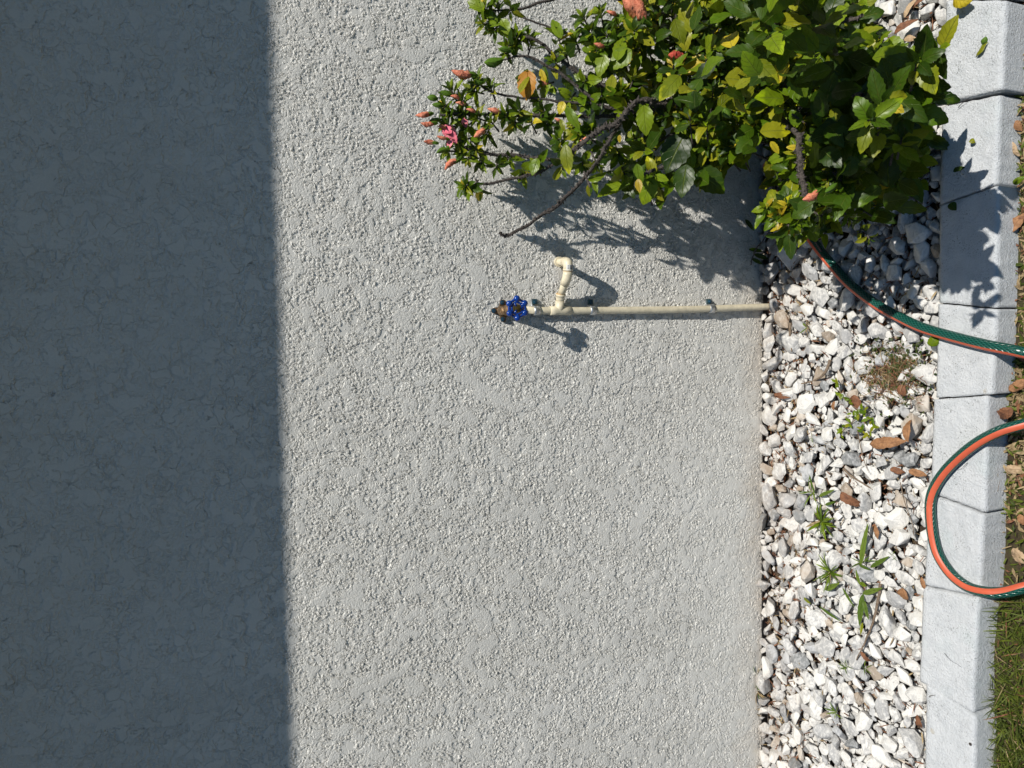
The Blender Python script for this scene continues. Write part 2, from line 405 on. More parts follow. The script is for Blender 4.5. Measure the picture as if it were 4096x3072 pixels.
for k, (a, b, c, d) in enumerate(BL):
    z = BZ + lifts[k]
    P = [G(*a, z), G(*b, z), G(*d, z), G(*c, z)]
    cen = sum(P, Vector())/4
    o = empty('edging_block', (cen.x, cen.y, LZ), BLAB[k], 'edging block', 'white edging blocks in a row')
    bm = bmesh.new()
    # subdivided top so the pitched surface has real relief
    nu, nv = 34, 22
    def PT(u, v): return (P[0].lerp(P[1], u)).lerp(P[3].lerp(P[2], u), v)
    g = []
    for j in range(nv+1):
        row = []
        for i in range(nu+1):
            u, v = i/nu, j/nv; p = PT(u, v).copy()
            ed = min(u, 1-u)*.19; ed2 = min(v, 1-v)*.12; e_ = min(ed, ed2)
            h = .0009*mnoise.fractal(Vector((p.x*90, p.y*90, k*9.1)), 1, 2, 4) + .0010*mnoise.noise(Vector((p.x*14, p.y*14, k*3)))
            rnd_edge = -.0024*max(0, 1-ed2/.004)**2 - .0009*max(0, 1-ed/.0025)**2
            p.z += h + rnd_edge
            if e_ < .001:
                p += Vector((mnoise.noise(Vector((p.x*70, p.y*70, 3))), mnoise.noise(Vector((p.x*70, p.y*70, 7))), 0))*.0015
            row.append(bm.verts.new(p))
        g.append(row)
    for j in range(nv):
        for i in range(nu): bm.faces.new((g[j][i], g[j][i+1], g[j+1][i+1], g[j+1][i]))
    rim = [g[0][i] for i in range(nu+1)] + [g[j][nu] for j in range(1, nv+1)] + [g[nv][i] for i in range(nu-1, -1, -1)] + [g[j][0] for j in range(nv-1, 0, -1)]
    prev = rim
    for zz in (BZ-.012, -.005, -.03, -.07):
        cur = []
        for v in rim:
            n_ = mnoise.noise(Vector((v.co.x*50, v.co.y*50, zz*60)))*.0012
            cur.append(bm.verts.new((v.co.x, v.co.y+n_, zz+ (lifts[k] if zz > 0 else 0))))
        for i in range(len(rim)):
            j = (i+1) % len(rim); bm.faces.new((prev[j], prev[i], cur[i], cur[j]))
        prev = cur
    bm.faces.new(prev); bmesh.ops.recalc_face_normals(bm, faces=bm.faces)
    from_bm('block_body', bm, M['block'], o)
    if k == 8:
        c_ = G(3881, 2977, z+.0012)
        bm = bmesh.new(); bmesh.ops.create_circle(bm, cap_ends=True, segments=14, radius=.0032, matrix=Matrix.Translation(c_))
        from_bm('hole', bm, M['bark_dark'], o)
for k in range(5):       # the row goes on to both sides out of view
    for s_ in (-1, 1):
        pass

# ------------------------------------------------------------------ tubes
def rounded(pts, r=.012, n=5):
    """round the corners of a 3D polyline"""
    out = [pts[0]]
    for a, b, c in zip(pts, pts[1:], pts[2:]):
        d1 = (a-b); d2 = (c-b); t = min(r, d1.length*.45, d2.length*.45)
        p, q = b+d1.normalized()*t, b+d2.normalized()*t
        for i in range(n+1):
            s = i/n; out.append(p*(1-s)**2 + b*2*s*(1-s) + q*s*s)
    out.append(pts[-1]); return out
def catmull(pts, n=8):
    P = [pts[0]*2-pts[1]] + list(pts) + [pts[-1]*2-pts[-2]]; out = []
    for i in range(1, len(P)-2):
        for k in range(n):
            t = k/n; a, b, c, d = P[i-1], P[i], P[i+1], P[i+2]
            out.append(.5*((2*b)+(c-a)*t+(2*a-5*b+4*c-d)*t*t+(3*b-a-3*c+d)*t**3))
    out.append(P[-2]); return out
def sweep(pts, rad, seg=14, caps=True, twist0=0., twist=0., ref=None):
    """returns V, F, UV, ring index ; rad float or list"""
    n = len(pts); rad = [rad]*n if isinstance(rad, (int, float)) else rad
    tang = [(pts[min(i+1, n-1)]-pts[max(i-1, 0)]).normalized() for i in range(n)]
    nn = (ref or Vector((0, 0, 1))); nn = (nn - tang[0]*nn.dot(tang[0])).normalized()
    V, F, UV, S = [], [], [], 0
    for i in range(n):
        if i:
            nn = (nn - tang[i]*nn.dot(tang[i])).normalized(); S += (pts[i]-pts[i-1]).length
        bb = tang[i].cross(nn)
        for k in range(seg):
            a = 2*math.pi*k/seg
            V.append(pts[i] + (nn*math.cos(a)+bb*math.sin(a))*rad[i]); UV.append((k/seg, S))
    for i in range(n-1):
        for k in range(seg):
            k2 = (k+1) % seg; F.append((i*seg+k, i*seg+k2, (i+1)*seg+k2, (i+1)*seg+k))
    return V, F, UV, tang
def tube(name, pts, rad, mat, parent=None, seg=14, caps=True):
    V, F, UV, tg = sweep(pts, rad, seg)
    bm = bmesh.new(); vs = [bm.verts.new(v) for v in V]
    for f in F: bm.faces.new([vs[i] for i in f])
    if caps: bm.faces.new(vs[:seg][::-1]); bm.faces.new(vs[-seg:])
    me = bpy.data.meshes.new(name); bm.to_mesh(me); bm.free()
    for p in me.polygons: p.use_smooth = len(p.vertices) == 4
    return link(name, me, mat, parent)

# ------------------------------------------------------------------ water pipe with valve
wp = empty('water_pipe', W(2240, 1243, 0), 'cream plastic water pipe on the wall with blue handwheel valve and elbow branch', 'water pipe')
PR = .0087
def pp(l): return [W(x, y, e) for x, y, e in l]
tube('riser_pipe', pp([(2075, 1240, .0115), (2171, 1243, .0115), (2300, 1243, .0115), (2450, 1241.5, .0115), (2650, 1239.5, .0125), (2798, 1236.5, .0135), (2950, 1231, .014), (3085, 1226, .015), (3200, 1222, .018)]), PR, M['pipe'], wp, 20)
# tee
a, b = W(2199, 1243, .0115), W(2281, 1243, .0115); c_ = W(2237, 1243, .0115)
ax = (b-a).normalized()
tee = empty('tee_fitting', c_, None, None); tee.parent = wp; tee.location = c_-wp.location
def sub(name, pts, rad, mat, par, seg=18):
    V, F, UV, tg = sweep(pts, rad, seg)
    return V, F
def multi(name, chains, mat, parent, seg=18):
    bm = bmesh.new()
    for pts, rad in chains:
        V, F, UV, tg = sweep(pts, rad, seg); vs = [bm.verts.new(v) for v in V]
        for f in F: bm.faces.new([vs[i] for i in f])
        bm.faces.new(vs[:seg][::-1]); bm.faces.new(vs[-seg:])
    me = bpy.data.meshes.new(name); bm.to_mesh(me); bm.free()
    for p in me.polygons: p.use_smooth = len(p.vertices) == 4
    o = link(name, me, mat, None); o.parent = parent
    if parent is not None:
        pw = parent.location if parent.parent is None else parent.location + parent.parent.location
        o.matrix_parent_inverse = Matrix.Translation(-pw)
    return o
bpy.data.objects.remove(tee)
bend = W(2243, 1178, .021)
multi('tee_fitting', [([a, a+ax*.0006, a.lerp(c_, .6), c_, b.lerp(c_, .6), b-ax*.0006, b], [.0098, .0108, .0106, .0102, .0106, .0108, .0098]),
                      ([c_, c_.lerp(W(2240, 1206, .0165), .35), W(2240, 1203, .0165)], [.0098, .0105, .0108])], M['pipe'], wp, 24)
t0, t1 = W(2240, 1203, .0165), W(2243, 1176, .0215)
multi('bushing', [([t0, t0.lerp(t1, .3), t0.lerp(t1, .72), t0.lerp(t1, .75), t1], [.0098, .0103, .0107, .0118, .0119])], M['pipe'], wp, 24)
dr = (t1-t0).normalized()
multi('glue_ring', [([t1+dr*.0001, t1+dr*.0014], [.0116, .0100])], M['pipe_stain'], wp, 24)
el45 = W(2269, 1109, .053); el90 = W(2273, 1049, .060); stub = W(2226, 1047, -.004)
multi('branch_pipe', [([t1-dr*.004, el45], PR)], M['pipe'], wp, 20)
k1 = el45 + (t1-el45).normalized()*.020
multi('bend_fitting', [(rounded([k1, el45, el45+(el90-el45).normalized()*.014], .010), .0108)], M['pipe'], wp, 22)
q0 = el90 + (el45-el90).normalized()*.019; q1 = el90+(stub-el90).normalized()*.020
multi('elbow_fitting', [(rounded([q0, el90, q1], .013, 8), .0110), ([q0, q0+(el90-q0).normalized()*.004], .0116), ([q1+(el90-q1).normalized()*.004, q1], .0118)], M['pipe'], wp, 24)
multi('wall_stub', [([q1, stub], .0082), ([stub+(q1-stub).normalized()*.012, stub+(q1-stub).normalized()*.018], .0122)], M['pipe'], wp, 20)
gq = q0 + (el45-q0).normalized()*.0005
multi('glue_ring', [([gq, gq+(el45-q0).normalized()*.0008], .0110)], M['pipe_stain'], wp, 24)
# product sticker with bars on the elbow, wrapped round its outer side
def sticker(c, axis, rad, ang0, ang1, length, mat, name, par, n=8):
    axis = axis.normalized(); nn = (Vector((0, -1, .25)) - axis*Vector((0, -1, .25)).dot(axis)).normalized(); bb = axis.cross(nn)
    V, F = [], []
    for i in range(n+1):
        a_ = ang0+(ang1-ang0)*i/n; d = nn*math.cos(a_)+bb*math.sin(a_)
        V += [c-axis*length/2+d*rad, c+axis*length/2+d*rad]
    for i in range(n): F.append((2*i, 2*i+1, 2*i+3, 2*i+2))
    return V, F
axe = (el45-el90)
stc = q0.lerp(el90, .42)
V, F = sticker(stc, axe, .01155, -.95, .55, .0135, None, None, None)
st = np_mesh('sticker', [tuple(v) for v in V], F, M['label'], wp)
VV, FF = [], []
for i in range(9):
    o_ = -.005 + i*.00115
    V, F = sticker(stc+axe.normalized()*o_, axe, .0117, -.9, -.15 if i < 8 else -.3, .0005 if i % 3 else .0008, None, None, None)
    FF += [tuple(len(VV)+q for q in f) for f in F]; VV += [tuple(v) for v in V]
for i in range(3):
    V, F = sticker(stc+axe.normalized()*(-.004+i*.003), axe, .0117, .02, .3, .0012, None, None, None)
    FF += [tuple(len(VV)+q for q in f) for f in F]; VV += [tuple(v) for v in V]
np_mesh('barcode', VV, FF, M['ink'], wp)
# valve body
vc = W(2022, 1243, .016)
n_out = Vector((0, -1, 0)); up = Vector((0, 0, 1))
wc = W(2069, 1233, .078)
vax = Vector((wc.x, 0, wc.z)); vstem = Vector((wc.x, -.016, wc.z+.0))
multi('valve_body', [
    ([W(2003, 1243, .013), W(2010, 1243, .014), W(2022, 1243, .015), W(2040, 1242, .015), W(2060, 1241, .015), W(2078, 1240, .014), W(2090, 1240, .013)], [.004, .009, .0122, .0125, .0142, .0128, .0115]),
    ([W(2044, 1241, .010), W(2044, 1241, .0155), Vector((wc.x, -.026, wc.z)), Vector((wc.x, -.040, wc.z)), Vector((wc.x, -.042, wc.z)), Vector((wc.x, -.052, wc.z))], [.013, .013, .0118, .0108, .0085, .0080]),
    ([W(2006, 1243, 0), W(2006, 1243, .014)], [.0125, .0095])], M['bronze'], wp, 20)
bm = bmesh.new()   # three flat ears
ears = [(1975, 1243), (2009, 1210), (2011, 1277)]
cen = W(2008, 1243, 0)
for ex, ey in ears:
    p = W(ex, ey, 0); d = (p-cen).normalized(); sd = d.cross(n_out).normalized()
    ring = []
    for i in range(13):
        a_ = -math.pi/2 + math.pi*i/12
        ring.append(p + d*math.cos(a_)*.0066 + sd*math.sin(a_)*.0066)
    ring += [cen + sd*.009, cen - sd*.009]
    lo = [bm.verts.new(q) for q in ring]; hi = [bm.verts.new(q + n_out*.0055) for q in ring]
    bm.faces.new(hi); bm.faces.new(lo[::-1])
    for i in range(len(ring)):
        j = (i+1) % len(ring); bm.faces.new((lo[i], lo[j], hi[j], hi[i]))
bmesh.ops.recalc_face_normals(bm, faces=bm.faces)
from_bm('mounting_flange', bm, M['bronze'], wp, False)
def screw(x, y, e, parent, mat=M['screw'], r=.0048, slot_a=.5):
    c = W(x, y, e)
    bm = bmesh.new()
    T = Matrix.Translation(c) @ Matrix.Rotation(R(90), 4, 'X')
    # hexagonal washer head: washer disc, hex, slot
    def cyl(r1, r2, d0, d1, seg, rot=0):
        lo = [bm.verts.new(c + Vector((math.cos(2*math.pi*i/seg+rot)*r1, -d0, math.sin(2*math.pi*i/seg+rot)*r1))) for i in range(seg)]
        hi = [bm.verts.new(c + Vector((math.cos(2*math.pi*i/seg+rot)*r2, -d1, math.sin(2*math.pi*i/seg+rot)*r2))) for i in range(seg)]
        bm.faces.new(hi)
        for i in range(seg): bm.faces.new((lo[i], lo[(i+1) % seg], hi[(i+1) % seg], hi[i]))
    cyl(r*1.15, r*1.1, 0, .0009, 16); cyl(r*.82, r*.78, .0009, .0038, 6, slot_a); cyl(r*.55, r*.50, .0038, .0042, 12)
    bmesh.ops.recalc_face_normals(bm, faces=bm.faces)
    s = from_bm('screw', bm, mat, parent, False)
    dx, dz_ = math.cos(slot_a)*r*.7, math.sin(slot_a)*r*.7; px, pz = -math.sin(slot_a)*r*.14, math.cos(slot_a)*r*.14
    q = [c+Vector((s1*dx+s2*px, -.00435, s1*dz_+s2*pz)) for s1, s2 in ((-1, -1), (1, -1), (1, 1), (-1, 1))]
    sl_ = np_mesh('slot', [tuple(v) for v in q], [(0, 1, 2, 3)], M['ink'], None, False); sl_.parent = s; sl_.matrix_parent_inverse = Matrix.Translation(-parent.location)
    sl_.matrix_parent_inverse = Matrix.Identity(4)
    return s
for (ex, ey), sa in zip(ears, (1.0, 1.7, .6)): screw(ex, ey, .0056, wp, slot_a=sa)
# straps
def strap(x, y, e, ytab):
    c = W(x, y, e); t = W(x-4, ytab, .003)
    par = wp
    prof = []
    rr = PR+.0026; ww = .0080
    pts = []
    for i in range(15):
        a_ = R(-25) + R(230)*i/14        # from the left side of the pipe over its front to the tab side
        pts.append(Vector((c.x - math.cos(a_)*rr, c.y - math.sin(a_)*rr, c.z)))
    pts = [p for p in pts if p.y < -.0009]
    pts.insert(0, Vector((c.x-rr, -.0008, c.z)))
    pts += [Vector((c.x+rr+.0012, -.0022, c.z)), Vector((t.x+.007, -.0018, c.z))]
    V, F = [], []
    for p in pts:
        wd = ww
        V += [p+Vector((0, 0, wd)), p+Vector((0, 0, wd*.4)), p+Vector((0, -.0008, 0)), p-Vector((0, 0, wd*.4)), p-Vector((0, 0, wd))]
    n_ = len(pts)
    for i in range(n_-1):
        for k in range(4): F.append((i*5+k, i*5+k+1, (i+1)*5+k+1, (i+1)*5+k))
    s = np_mesh('pipe_strap', [tuple(v) for v in V], F, M['zinc'], wp)
    md = s.modifiers.new('t', 'SOLIDIFY'); md.thickness = .001
    sc = screw(x-4, ytab, .0050, wp, slot_a=rnd.uniform(0, 3))
    pt = np_mesh('strap_tab', [(t.x+sx*.0062, -.0050, c.z+sz*.0068) for sx, sz in ((-1, -1), (1, -1), (1, 1), (-1, 1))], [(0, 1, 2, 3)], M['tab'], wp, False)
    md = pt.modifiers.new('t', 'SOLIDIFY'); md.thickness = .0012
strap(2144, 1243, .0115, 1207); strap(2368, 1242, .0115, 1208); strap(2843, 1235, .0135, 1206)
# handwheel
def wheel():
    bm = bmesh.new()
    def ring(radius, rt, n=48, m_=8, hexy=0):
        V = []
        for i in range(n):
            a_ = 2*math.pi*i/n
            rr_ = radius*(1+hexy*math.cos(6*a_+math.pi))
            for k in range(m_):
                b_ = 2*math.pi*k/m_
                V.append(bm.verts.new((math.cos(a_)*(rr_+rt*math.cos(b_)), rt*math.sin(b_)*.85, math.sin(a_)*(rr_+rt*math.cos(b_)))))
        for i in range(n):
            for k in range(m_):
                bm.faces.new((V[i*m_+k], V[i*m_+(k+1) % m_], V[((i+1) % n)*m_+(k+1) % m_], V[((i+1) % n)*m_+k]))
    ring(.0196, .0029); ring(.0130, .0027)
    for i in range(6):
        a_ = R(60*i+1); c = Vector((math.cos(a_), 0, math.sin(a_)))
        bmesh.ops.create_uvsphere(bm, u_segments=14, v_segments=9, radius=.0074, matrix=Matrix.Translation(c*.0212) @ Matrix.Diagonal((1, .85, 1, 1)))
        r = bmesh.ops.create_cone(bm, segments=8, radius1=.0030, radius2=.0030, depth=.008, cap_ends=True)
        for v in r['verts']: v.co = Matrix.Translation(c*.0162) @ (Matrix.Rotation(-a_, 4, 'Y') @ Matrix.Rotation(R(90), 4, 'Y')) @ v.co
    for i in range(3):
        a_ = R(120*i+30); c = Vector((math.cos(a_), .001, math.sin(a_)))
        r = bmesh.ops.create_cone(bm, segments=8, radius1=.0026, radius2=.0030, depth=.010, cap_ends=True)
        for v in r['verts']: v.co = Matrix.Translation(c*.0085) @ (Matrix.Rotation(-a_, 4, 'Y') @ Matrix.Rotation(R(90), 4, 'Y')) @ v.co
    return bm
hw = from_bm('handwheel', wheel(), M['blue'], wp)
for v in hw.data.vertices: v.co += wc
def nutbm(c):
    bm = bmesh.new()
    for r, d0, d1, sg in ((.0098, .004, -.0015, 10), (.0058, -.0015, -.0045, 6), (.0030, -.0045, -.0070, 12)):
        lo = [bm.verts.new(c+Vector((math.cos(2*math.pi*i/sg)*r, d0, math.sin(2*math.pi*i/sg)*r))) for i in range(sg)]
        hi = [bm.verts.new(c+Vector((math.cos(2*math.pi*i/sg)*r*.93, d1, math.sin(2*math.pi*i/sg)*r*.93))) for i in range(sg)]
        bm.faces.new(hi)
        for i in range(sg): bm.faces.new((lo[i], lo[(i+1) % sg], hi[(i+1) % sg], hi[i]))
    bmesh.ops.recalc_face_normals(bm, faces=bm.faces); return bm
hn = from_bm('hub_nut', nutbm(wc), M['brass'], None, False); hn.parent = hw
multi('valve_stem', [([Vector((wc.x, -.048, wc.z)), Vector((wc.x, wc.y+.004, wc.z))], .0042)], M['brass'], wp, 12)

# ------------------------------------------------------------------ garden hose
def mat_hose():
    n = NM('hose_vinyl'); u = n.sep(n.uv())
    k = n.math('MULTIPLY', u[0], 24); s = n.math('MULTIPLY', u[1], 260)
    a_ = n.math('ABSOLUTE', n.math('SINE', n.math('ADD', n.math('MULTIPLY', k, 1.5707), n.math('MULTIPLY', s, 1.2))))
    b_ = n.math('ABSOLUTE', n.math('SINE', n.math('SUBTRACT', n.math('MULTIPLY', k, 1.5707), n.math('MULTIPLY', s, 1.2))))
    net = n.math('MINIMUM', a_, b_)
    c = n.ramp(net, [(.03, (.03, .20, .15)), (.22, (.004, .065, .048)), (1, (.002, .038, .030))])
    n.base(c); n.set(Roughness=.27); n.bump(n.ramp(net, [(0, 1), (.5, 0)]), .0008, .8); return n.m
M['hose'] = mat_hose(); M['hose_stripe'] = simple('hose_orange_stripe', (.60, .115, .055), .42, .4, 0, .06, 60)
hp = [(3120, 760, .05), (3180, 860, .05), (3258, 973, .045), (3328, 1060, .045), (3400, 1138, .045), (3500, 1214, .047), (3596, 1268, .050), (3696, 1313, .056), (3842, 1355, .0585), (3944, 1380, .0585), (4040, 1399, .053), (4096, 1411, .045), (4180, 1430, .03), (4260, 1455, .012),
      (4330, 1500, .0), (4350, 1570, .0), (4290, 1640, .0), (4190, 1675, .015), (4096, 1697, .035), (3991, 1728, .052), (3891, 1784, .058), (3800, 1864, .058), (3746, 1936, .058), (3724, 1996, .058), (3722, 2060, .058), (3733, 2150, .058), (3756, 2225, .058), (3805, 2297, .058), (3868, 2346, .058), (3941, 2368, .057), (4015, 2369, .048), (4096, 2350, .036), (4200, 2320, .012), (4330, 2270, -.003)]
HR = .0106
cps = [G(x, y, z+.0005) for x, y, z in hp]
pts = catmull(cps, 9)
V, F, UV, tg = sweep(pts, HR, 24, ref=Vector((0, 0, 1)))
# orientation of the orange stripe round the hose, per control point (degrees from straight up, positive toward the camera-left side)
stripe_ctrl = [-26, -26, -26, -30, -36, -42, -48] + [-54]*7 + [-40, -20, 0, 10, 20, 30, 34, 34, 34, 30, 24, 18, 15, 14, 14, 20, 28, 32, 32, 32, 32, 32]
stripe_ctrl = (stripe_ctrl + [32]*40)[:len(cps)]
# resample ring angles so that vertices rotate with the stripe
V2, UV2 = [], []; n_ = len(pts); seg = 24
tang = tg; MI = []
for i in range(n_):
    t = tang[i]; zf = Vector((0, 0, 1)); zf = (zf-t*zf.dot(t)).normalized(); side = t.cross(zf)
    ci = min(i/9, len(cps)-1); ang = np.interp(ci, range(len(cps)), stripe_ctrl)
    sd = side
    S_ = UV[i*seg][1]
    for k in range(seg):
        a_ = 2*math.pi*k/seg + R(ang)*(-1)
        V2.append(tuple(pts[i] + (zf*math.cos(a_)+sd*math.sin(a_))*HR*(1+(.012 if k in (0, 1, 2, 22, 23) else 0)))); UV2.append((k/seg, S_))
for i in range(n_-1):
    for k in range(seg): MI.append(1 if k in (0, 1, 23, 22) else 0)
hose = np_mesh('garden_hose', V2, F, [M['hose'], M['hose_stripe']], None, True, UV2, MI)
tag(hose, 'green ribbed garden hose with an orange stripe, looping over the white blocks', 'garden hose')

# ------------------------------------------------------------------ gravel
def stone_mesh(i):
    r = random.Random(100+i)
    bm = bmesh.new()
    fl = r.uniform(.34, .60); el = r.uniform(.48, .92)
    for _ in range(r.choice((10, 12, 14, 18, 26))):
        v = Vector((r.gauss(0, 1), r.gauss(0, 1), r.gauss(0, 1))).normalized()
        bm.verts.new(Vector((v.x, v.y*el, v.z*fl))*r.uniform(.85, 1.05))
    bmesh.ops.convex_hull(bm, input=bm.verts)
    bmesh.ops.delete(bm, geom=[v for v in bm.verts if not v.link_faces], context='VERTS')
    bmesh.ops.dissolve_limit(bm, angle_limit=R(14), verts=bm.verts, edges=bm.edges)
    bmesh.ops.bevel(bm, geom=list(bm.edges), offset=.05, segments=1, affect='EDGES', clamp_overlap=True)
    for v in bm.verts:
        v.co *= 1 + .05*mnoise.noise(v.co*2.2+Vector((i*3.1, 0, 0))) 
    bmesh.ops.triangulate(bm, faces=bm.faces)
    me = bpy.data.meshes.new('gravel_stone_%d' % i); bm.to_mesh(me); bm.free()
    me.polygons.foreach_set('use_smooth', [False]*len(me.polygons))
    me.materials.append(M['stone_w'])
    return me
bases = [stone_mesh(i) for i in range(36)]
base_np = []
for me in bases:
    v = np.empty(len(me.vertices)*3, np.float32); me.vertices.foreach_get('co', v)
    f = np.empty(len(me.polygons)*3, np.int32); me.polygons.foreach_get('vertices', f)
    base_np.append((v.reshape(-1, 3), f.reshape(-1, 3)))
slim_ = []
for v_, f_ in base_np:
    ex_ = np.sort(v_.max(0)-v_.min(0)); slim_.append(ex_[1]/ex_[2])
XL, XR = G(3400, 3072).x-.16, G(3400, 0).x+.20
PIPE_X = W(3085, 1226, .015).x
placed = []   # x,y,r
cell = {}
def near(x, y, r, k=.74):
    ci, cj = int(x//.04), int(y//.04)
    for i in range(ci-1, ci+2):
        for j in range(cj-1, cj+2):
            for (a_, b_, c_) in cell.get((i, j), ()):
                if (a_-x)**2+(b_-y)**2 < ((c_+r)*k)**2: return True
    return False
for r_, tries in ((.030, 60), (.025, 380), (.0205, 1500), (.0165, 4000), (.013, 9000), (.0098, 14000), (.0072, 12000)):
    for _ in range(tries):
        x = rnd.uniform(XL, XR); r = r_*rnd.uniform(.88, 1.12)
        y = rnd.uniform(inner_y(x)+r*.75, -.002-r*.38)
        if near(x, y, r): continue
        if y > -.040 and abs(x-PIPE_X) < .016+r*.6: continue
        placed.append((x, y, r)); cell.setdefault((int(x//.04), int(y//.04)), []).append((x, y, r))
def stone_tf(x, y, r, layer):
    z = (.004 + r*.45 + rnd.uniform(-.002, .006)) if layer else rnd.uniform(-.004, .009)
    if layer: z += .010 + .010*max(0, 1-abs(y)/.07)*(0 if W(3060, 1900).x < x < W(3060, 1490).x else 1)
    q = Quaternion((0, 0, 1), rnd.uniform(0, 6.28)) @ Quaternion((1, 0, 0), R(rnd.gauss(0, 17))) @ Quaternion((0, 1, 0), R(rnd.gauss(0, 17)))
    s = r*rnd.uniform(1.12, 1.38)
    return (x, y, z), q, s
items = []
for (x, y, r) in placed:
    l, q, s = stone_tf(x, y, r, 1); items.append([l, q, s, rnd.randrange(36)])
for _ in range(5200):
    x = rnd.uniform(XL, XR); y = rnd.uniform(inner_y(x)+.006, -.004)
    l, q, s = stone_tf(x, y, rnd.uniform(.008, .014), 0); items.append([l, q, s, rnd.randrange(36)])
def stone_kind(x, y):
    t = rnd.random()
    dirty = .30 if y > -.17 else .0
    if t < .05 + .18*dirty: return 2
    if t < .13 + dirty*.4: return 1
    return 0
SM = [M['stone_w'], M['stone_g'], M['stone_t']]
LABS_ = ['rounded white marble stone lying in the gravel bed', 'grey streaked stone lying in the white gravel bed', 'tan brown stained stone lying in the white gravel bed']
GRPS = ['white gravel stones', 'grey gravel stones', 'tan gravel stones']
def vis_score(it):
    px_, py_ = pix(it[0])
    if not (2990 < px_ < 3760 and -10 < py_ < 3080): return -1
    if py_ < 1000 and px_ < 3650 - max(0, 150-py_)*1.2: return -1    # under the shrub
    z = (Vector(it[0])-CP).length
    return it[2]/z if it[0][2] > .008 else -1
order = sorted(range(len(items)), key=lambda i: -vis_score(items[i]))
solo = set(i for i in order[:300] if vis_score(items[i]) > 0)
SV_, SF_, SMI = [], [], []; off = 0
for i, (l, q, s, bi) in enumerate(items):
    kd = stone_kind(l[0], l[1])
    if i in solo:
        o = bpy.data.objects.new('gravel_stone', bases[bi]); COL.objects.link(o)
        o.location = l; o.rotation_mode = 'QUATERNION'; o.rotation_quaternion = q; o.scale = (s, s, s)
        o.material_slots[0].link = 'OBJECT'; o.material_slots[0].material = SM[kd]
        px_, py_ = pix(l); fx = (px_-3060)/(3740-3060)
        ac = 'at the foot of the wall' if fx < .30 else ('in the middle of the bed' if fx < .68 else 'along the edging blocks')
        al = 'near the shrub shade' if py_ < 1330 else ('between pipe and hose loop' if py_ < 1750 else ('level with the hose loop' if py_ < 2370 else 'past the hose loop'))
        nm_ = ('large ' if s > .026 else ('small ' if s < .0185 else '')) + ('slim ' if slim_[bi] < .62 else '') + ('white', 'grey', 'tan')[kd]
        tag(o, '%s gravel stone %s, %s' % (nm_, ac, al), 'stone', '%s stones %s, %s' % (nm_, ac, al))
    else:
        v, f = base_np[bi]; mt = np.array((Matrix.Translation(l) @ q.to_matrix().to_4x4() @ Matrix.Scale(s, 4)))
        SV_.append(v @ mt[:3, :3].T + mt[:3, 3]); SF_.append(f+off); SMI.append(np.full(len(f), kd)); off += len(v)
gr = np_mesh('gravel', np.concatenate(SV_), np.concatenate(SF_), SM, None, False, None, np.concatenate(SMI))
tag(gr, 'small white and grey gravel filling the bed along the wall', 'gravel', None, 'stuff')

# ------------------------------------------------------------------ leaves
NS = 13
def leaf_arrays(specs):
    """specs: list of (base, dir, normal, length, width, curl, fold, matidx)"""
    n = len(specs)
    t = np.linspace(0, 1, NS)
    prof = np.sin(np.pi*np.clip(t, 0, 1)**.80)**.85
    prof[0] = .05; prof[-1] = .0
    tooth = np.array([1.0 if (i % 2) else .88 for i in range(NS)]); tooth[:4] = 1
    V = np.zeros((n, NS, 3, 3), np.float32); 
    B = np.array([tuple(s[0]) for s in specs]); D = np.array([tuple(s[1]) for s in specs]); N = np.array([tuple(s[2]) for s in specs])
    L = np.array([s[3] for s in specs]); Wd = np.array([s[4] for s in specs]); C = np.array([s[5] for s in specs]); Fo = np.array([s[6] for s in specs])
    D /= np.linalg.norm(D, axis=1, keepdims=True); N -= D*(N*D).sum(1, keepdims=True); N /= np.maximum(1e-6, np.linalg.norm(N, axis=1, keepdims=True))
    S = np.cross(D, N)
    ph = nrs.uniform(0, 6, n)
    for i in range(NS):
        s = t[i]; ang = C*s*1.0
        # bend along the leaf
        x = np.where(np.abs(C) > 1e-3, np.sin(C*s)/np.where(np.abs(C) > 1e-3, C, 1), s); z = -np.where(np.abs(C) > 1e-3, (1-np.cos(C*s))/np.where(np.abs(C) > 1e-3, C, 1), 0)
        mid = B + D*(x*L)[:, None] + N*(z*L)[:, None]
        nl = N*np.cos(ang)[:, None] + D*np.sin(ang)[:, None]
        w_ = prof[i]*tooth[i]*Wd*.5
        wav = .10*np.sin(s*9+ph)*Wd*prof[i]
        for k, sg in ((0, -1), (2, 1)):
            V[:, i, k] = mid + S*(sg*w_*np.cos(Fo))[:, None] + nl*(w_*np.sin(Fo) + sg*wav*.6)[:, None]
        V[:, i, 1] = mid
    idx = np.arange(NS*3).reshape(NS, 3); F = []
    for i in range(NS-1):
        for k in range(2): F.append((idx[i, k], idx[i, k+1], idx[i+1, k+1], idx[i+1, k]))
    F = np.array(F); FF = (F[None]+(np.arange(n)*NS*3)[:, None, None]).reshape(-1, 4)
    uv = np.zeros((n, NS, 3, 2), np.float32); uv[..., 0] = np.array([-1, 0, 1])[None, None]; uv[..., 1] = t[None, :, None]
    MI = np.repeat(np.array([s[7] for s in specs]), (NS-1)*2)
    return V.reshape(-1, 3), FF, uv.reshape(-1, 2), MI
def rv(): return Vector((rnd.gauss(0, 1), rnd.gauss(0, 1), rnd.gauss(0, 1))).normalized()
LM = [M['leaf_d'], M['leaf_m'], M['leaf_y'], M['leaf_yy'], M['leaf_o']]
OUT = Vector((0, -1, 0)); UP = Vector((0, 0, 1)); RT = Vector((1, 0, 0))
EFX, EFV = [1700, 2200, 2600, 3000, 3300, 3600, 3800], [.12, .20, .28, .42, .55, .64, .68]
def ef(x): return float(np.interp(x, EFX, EFV))
specs = []
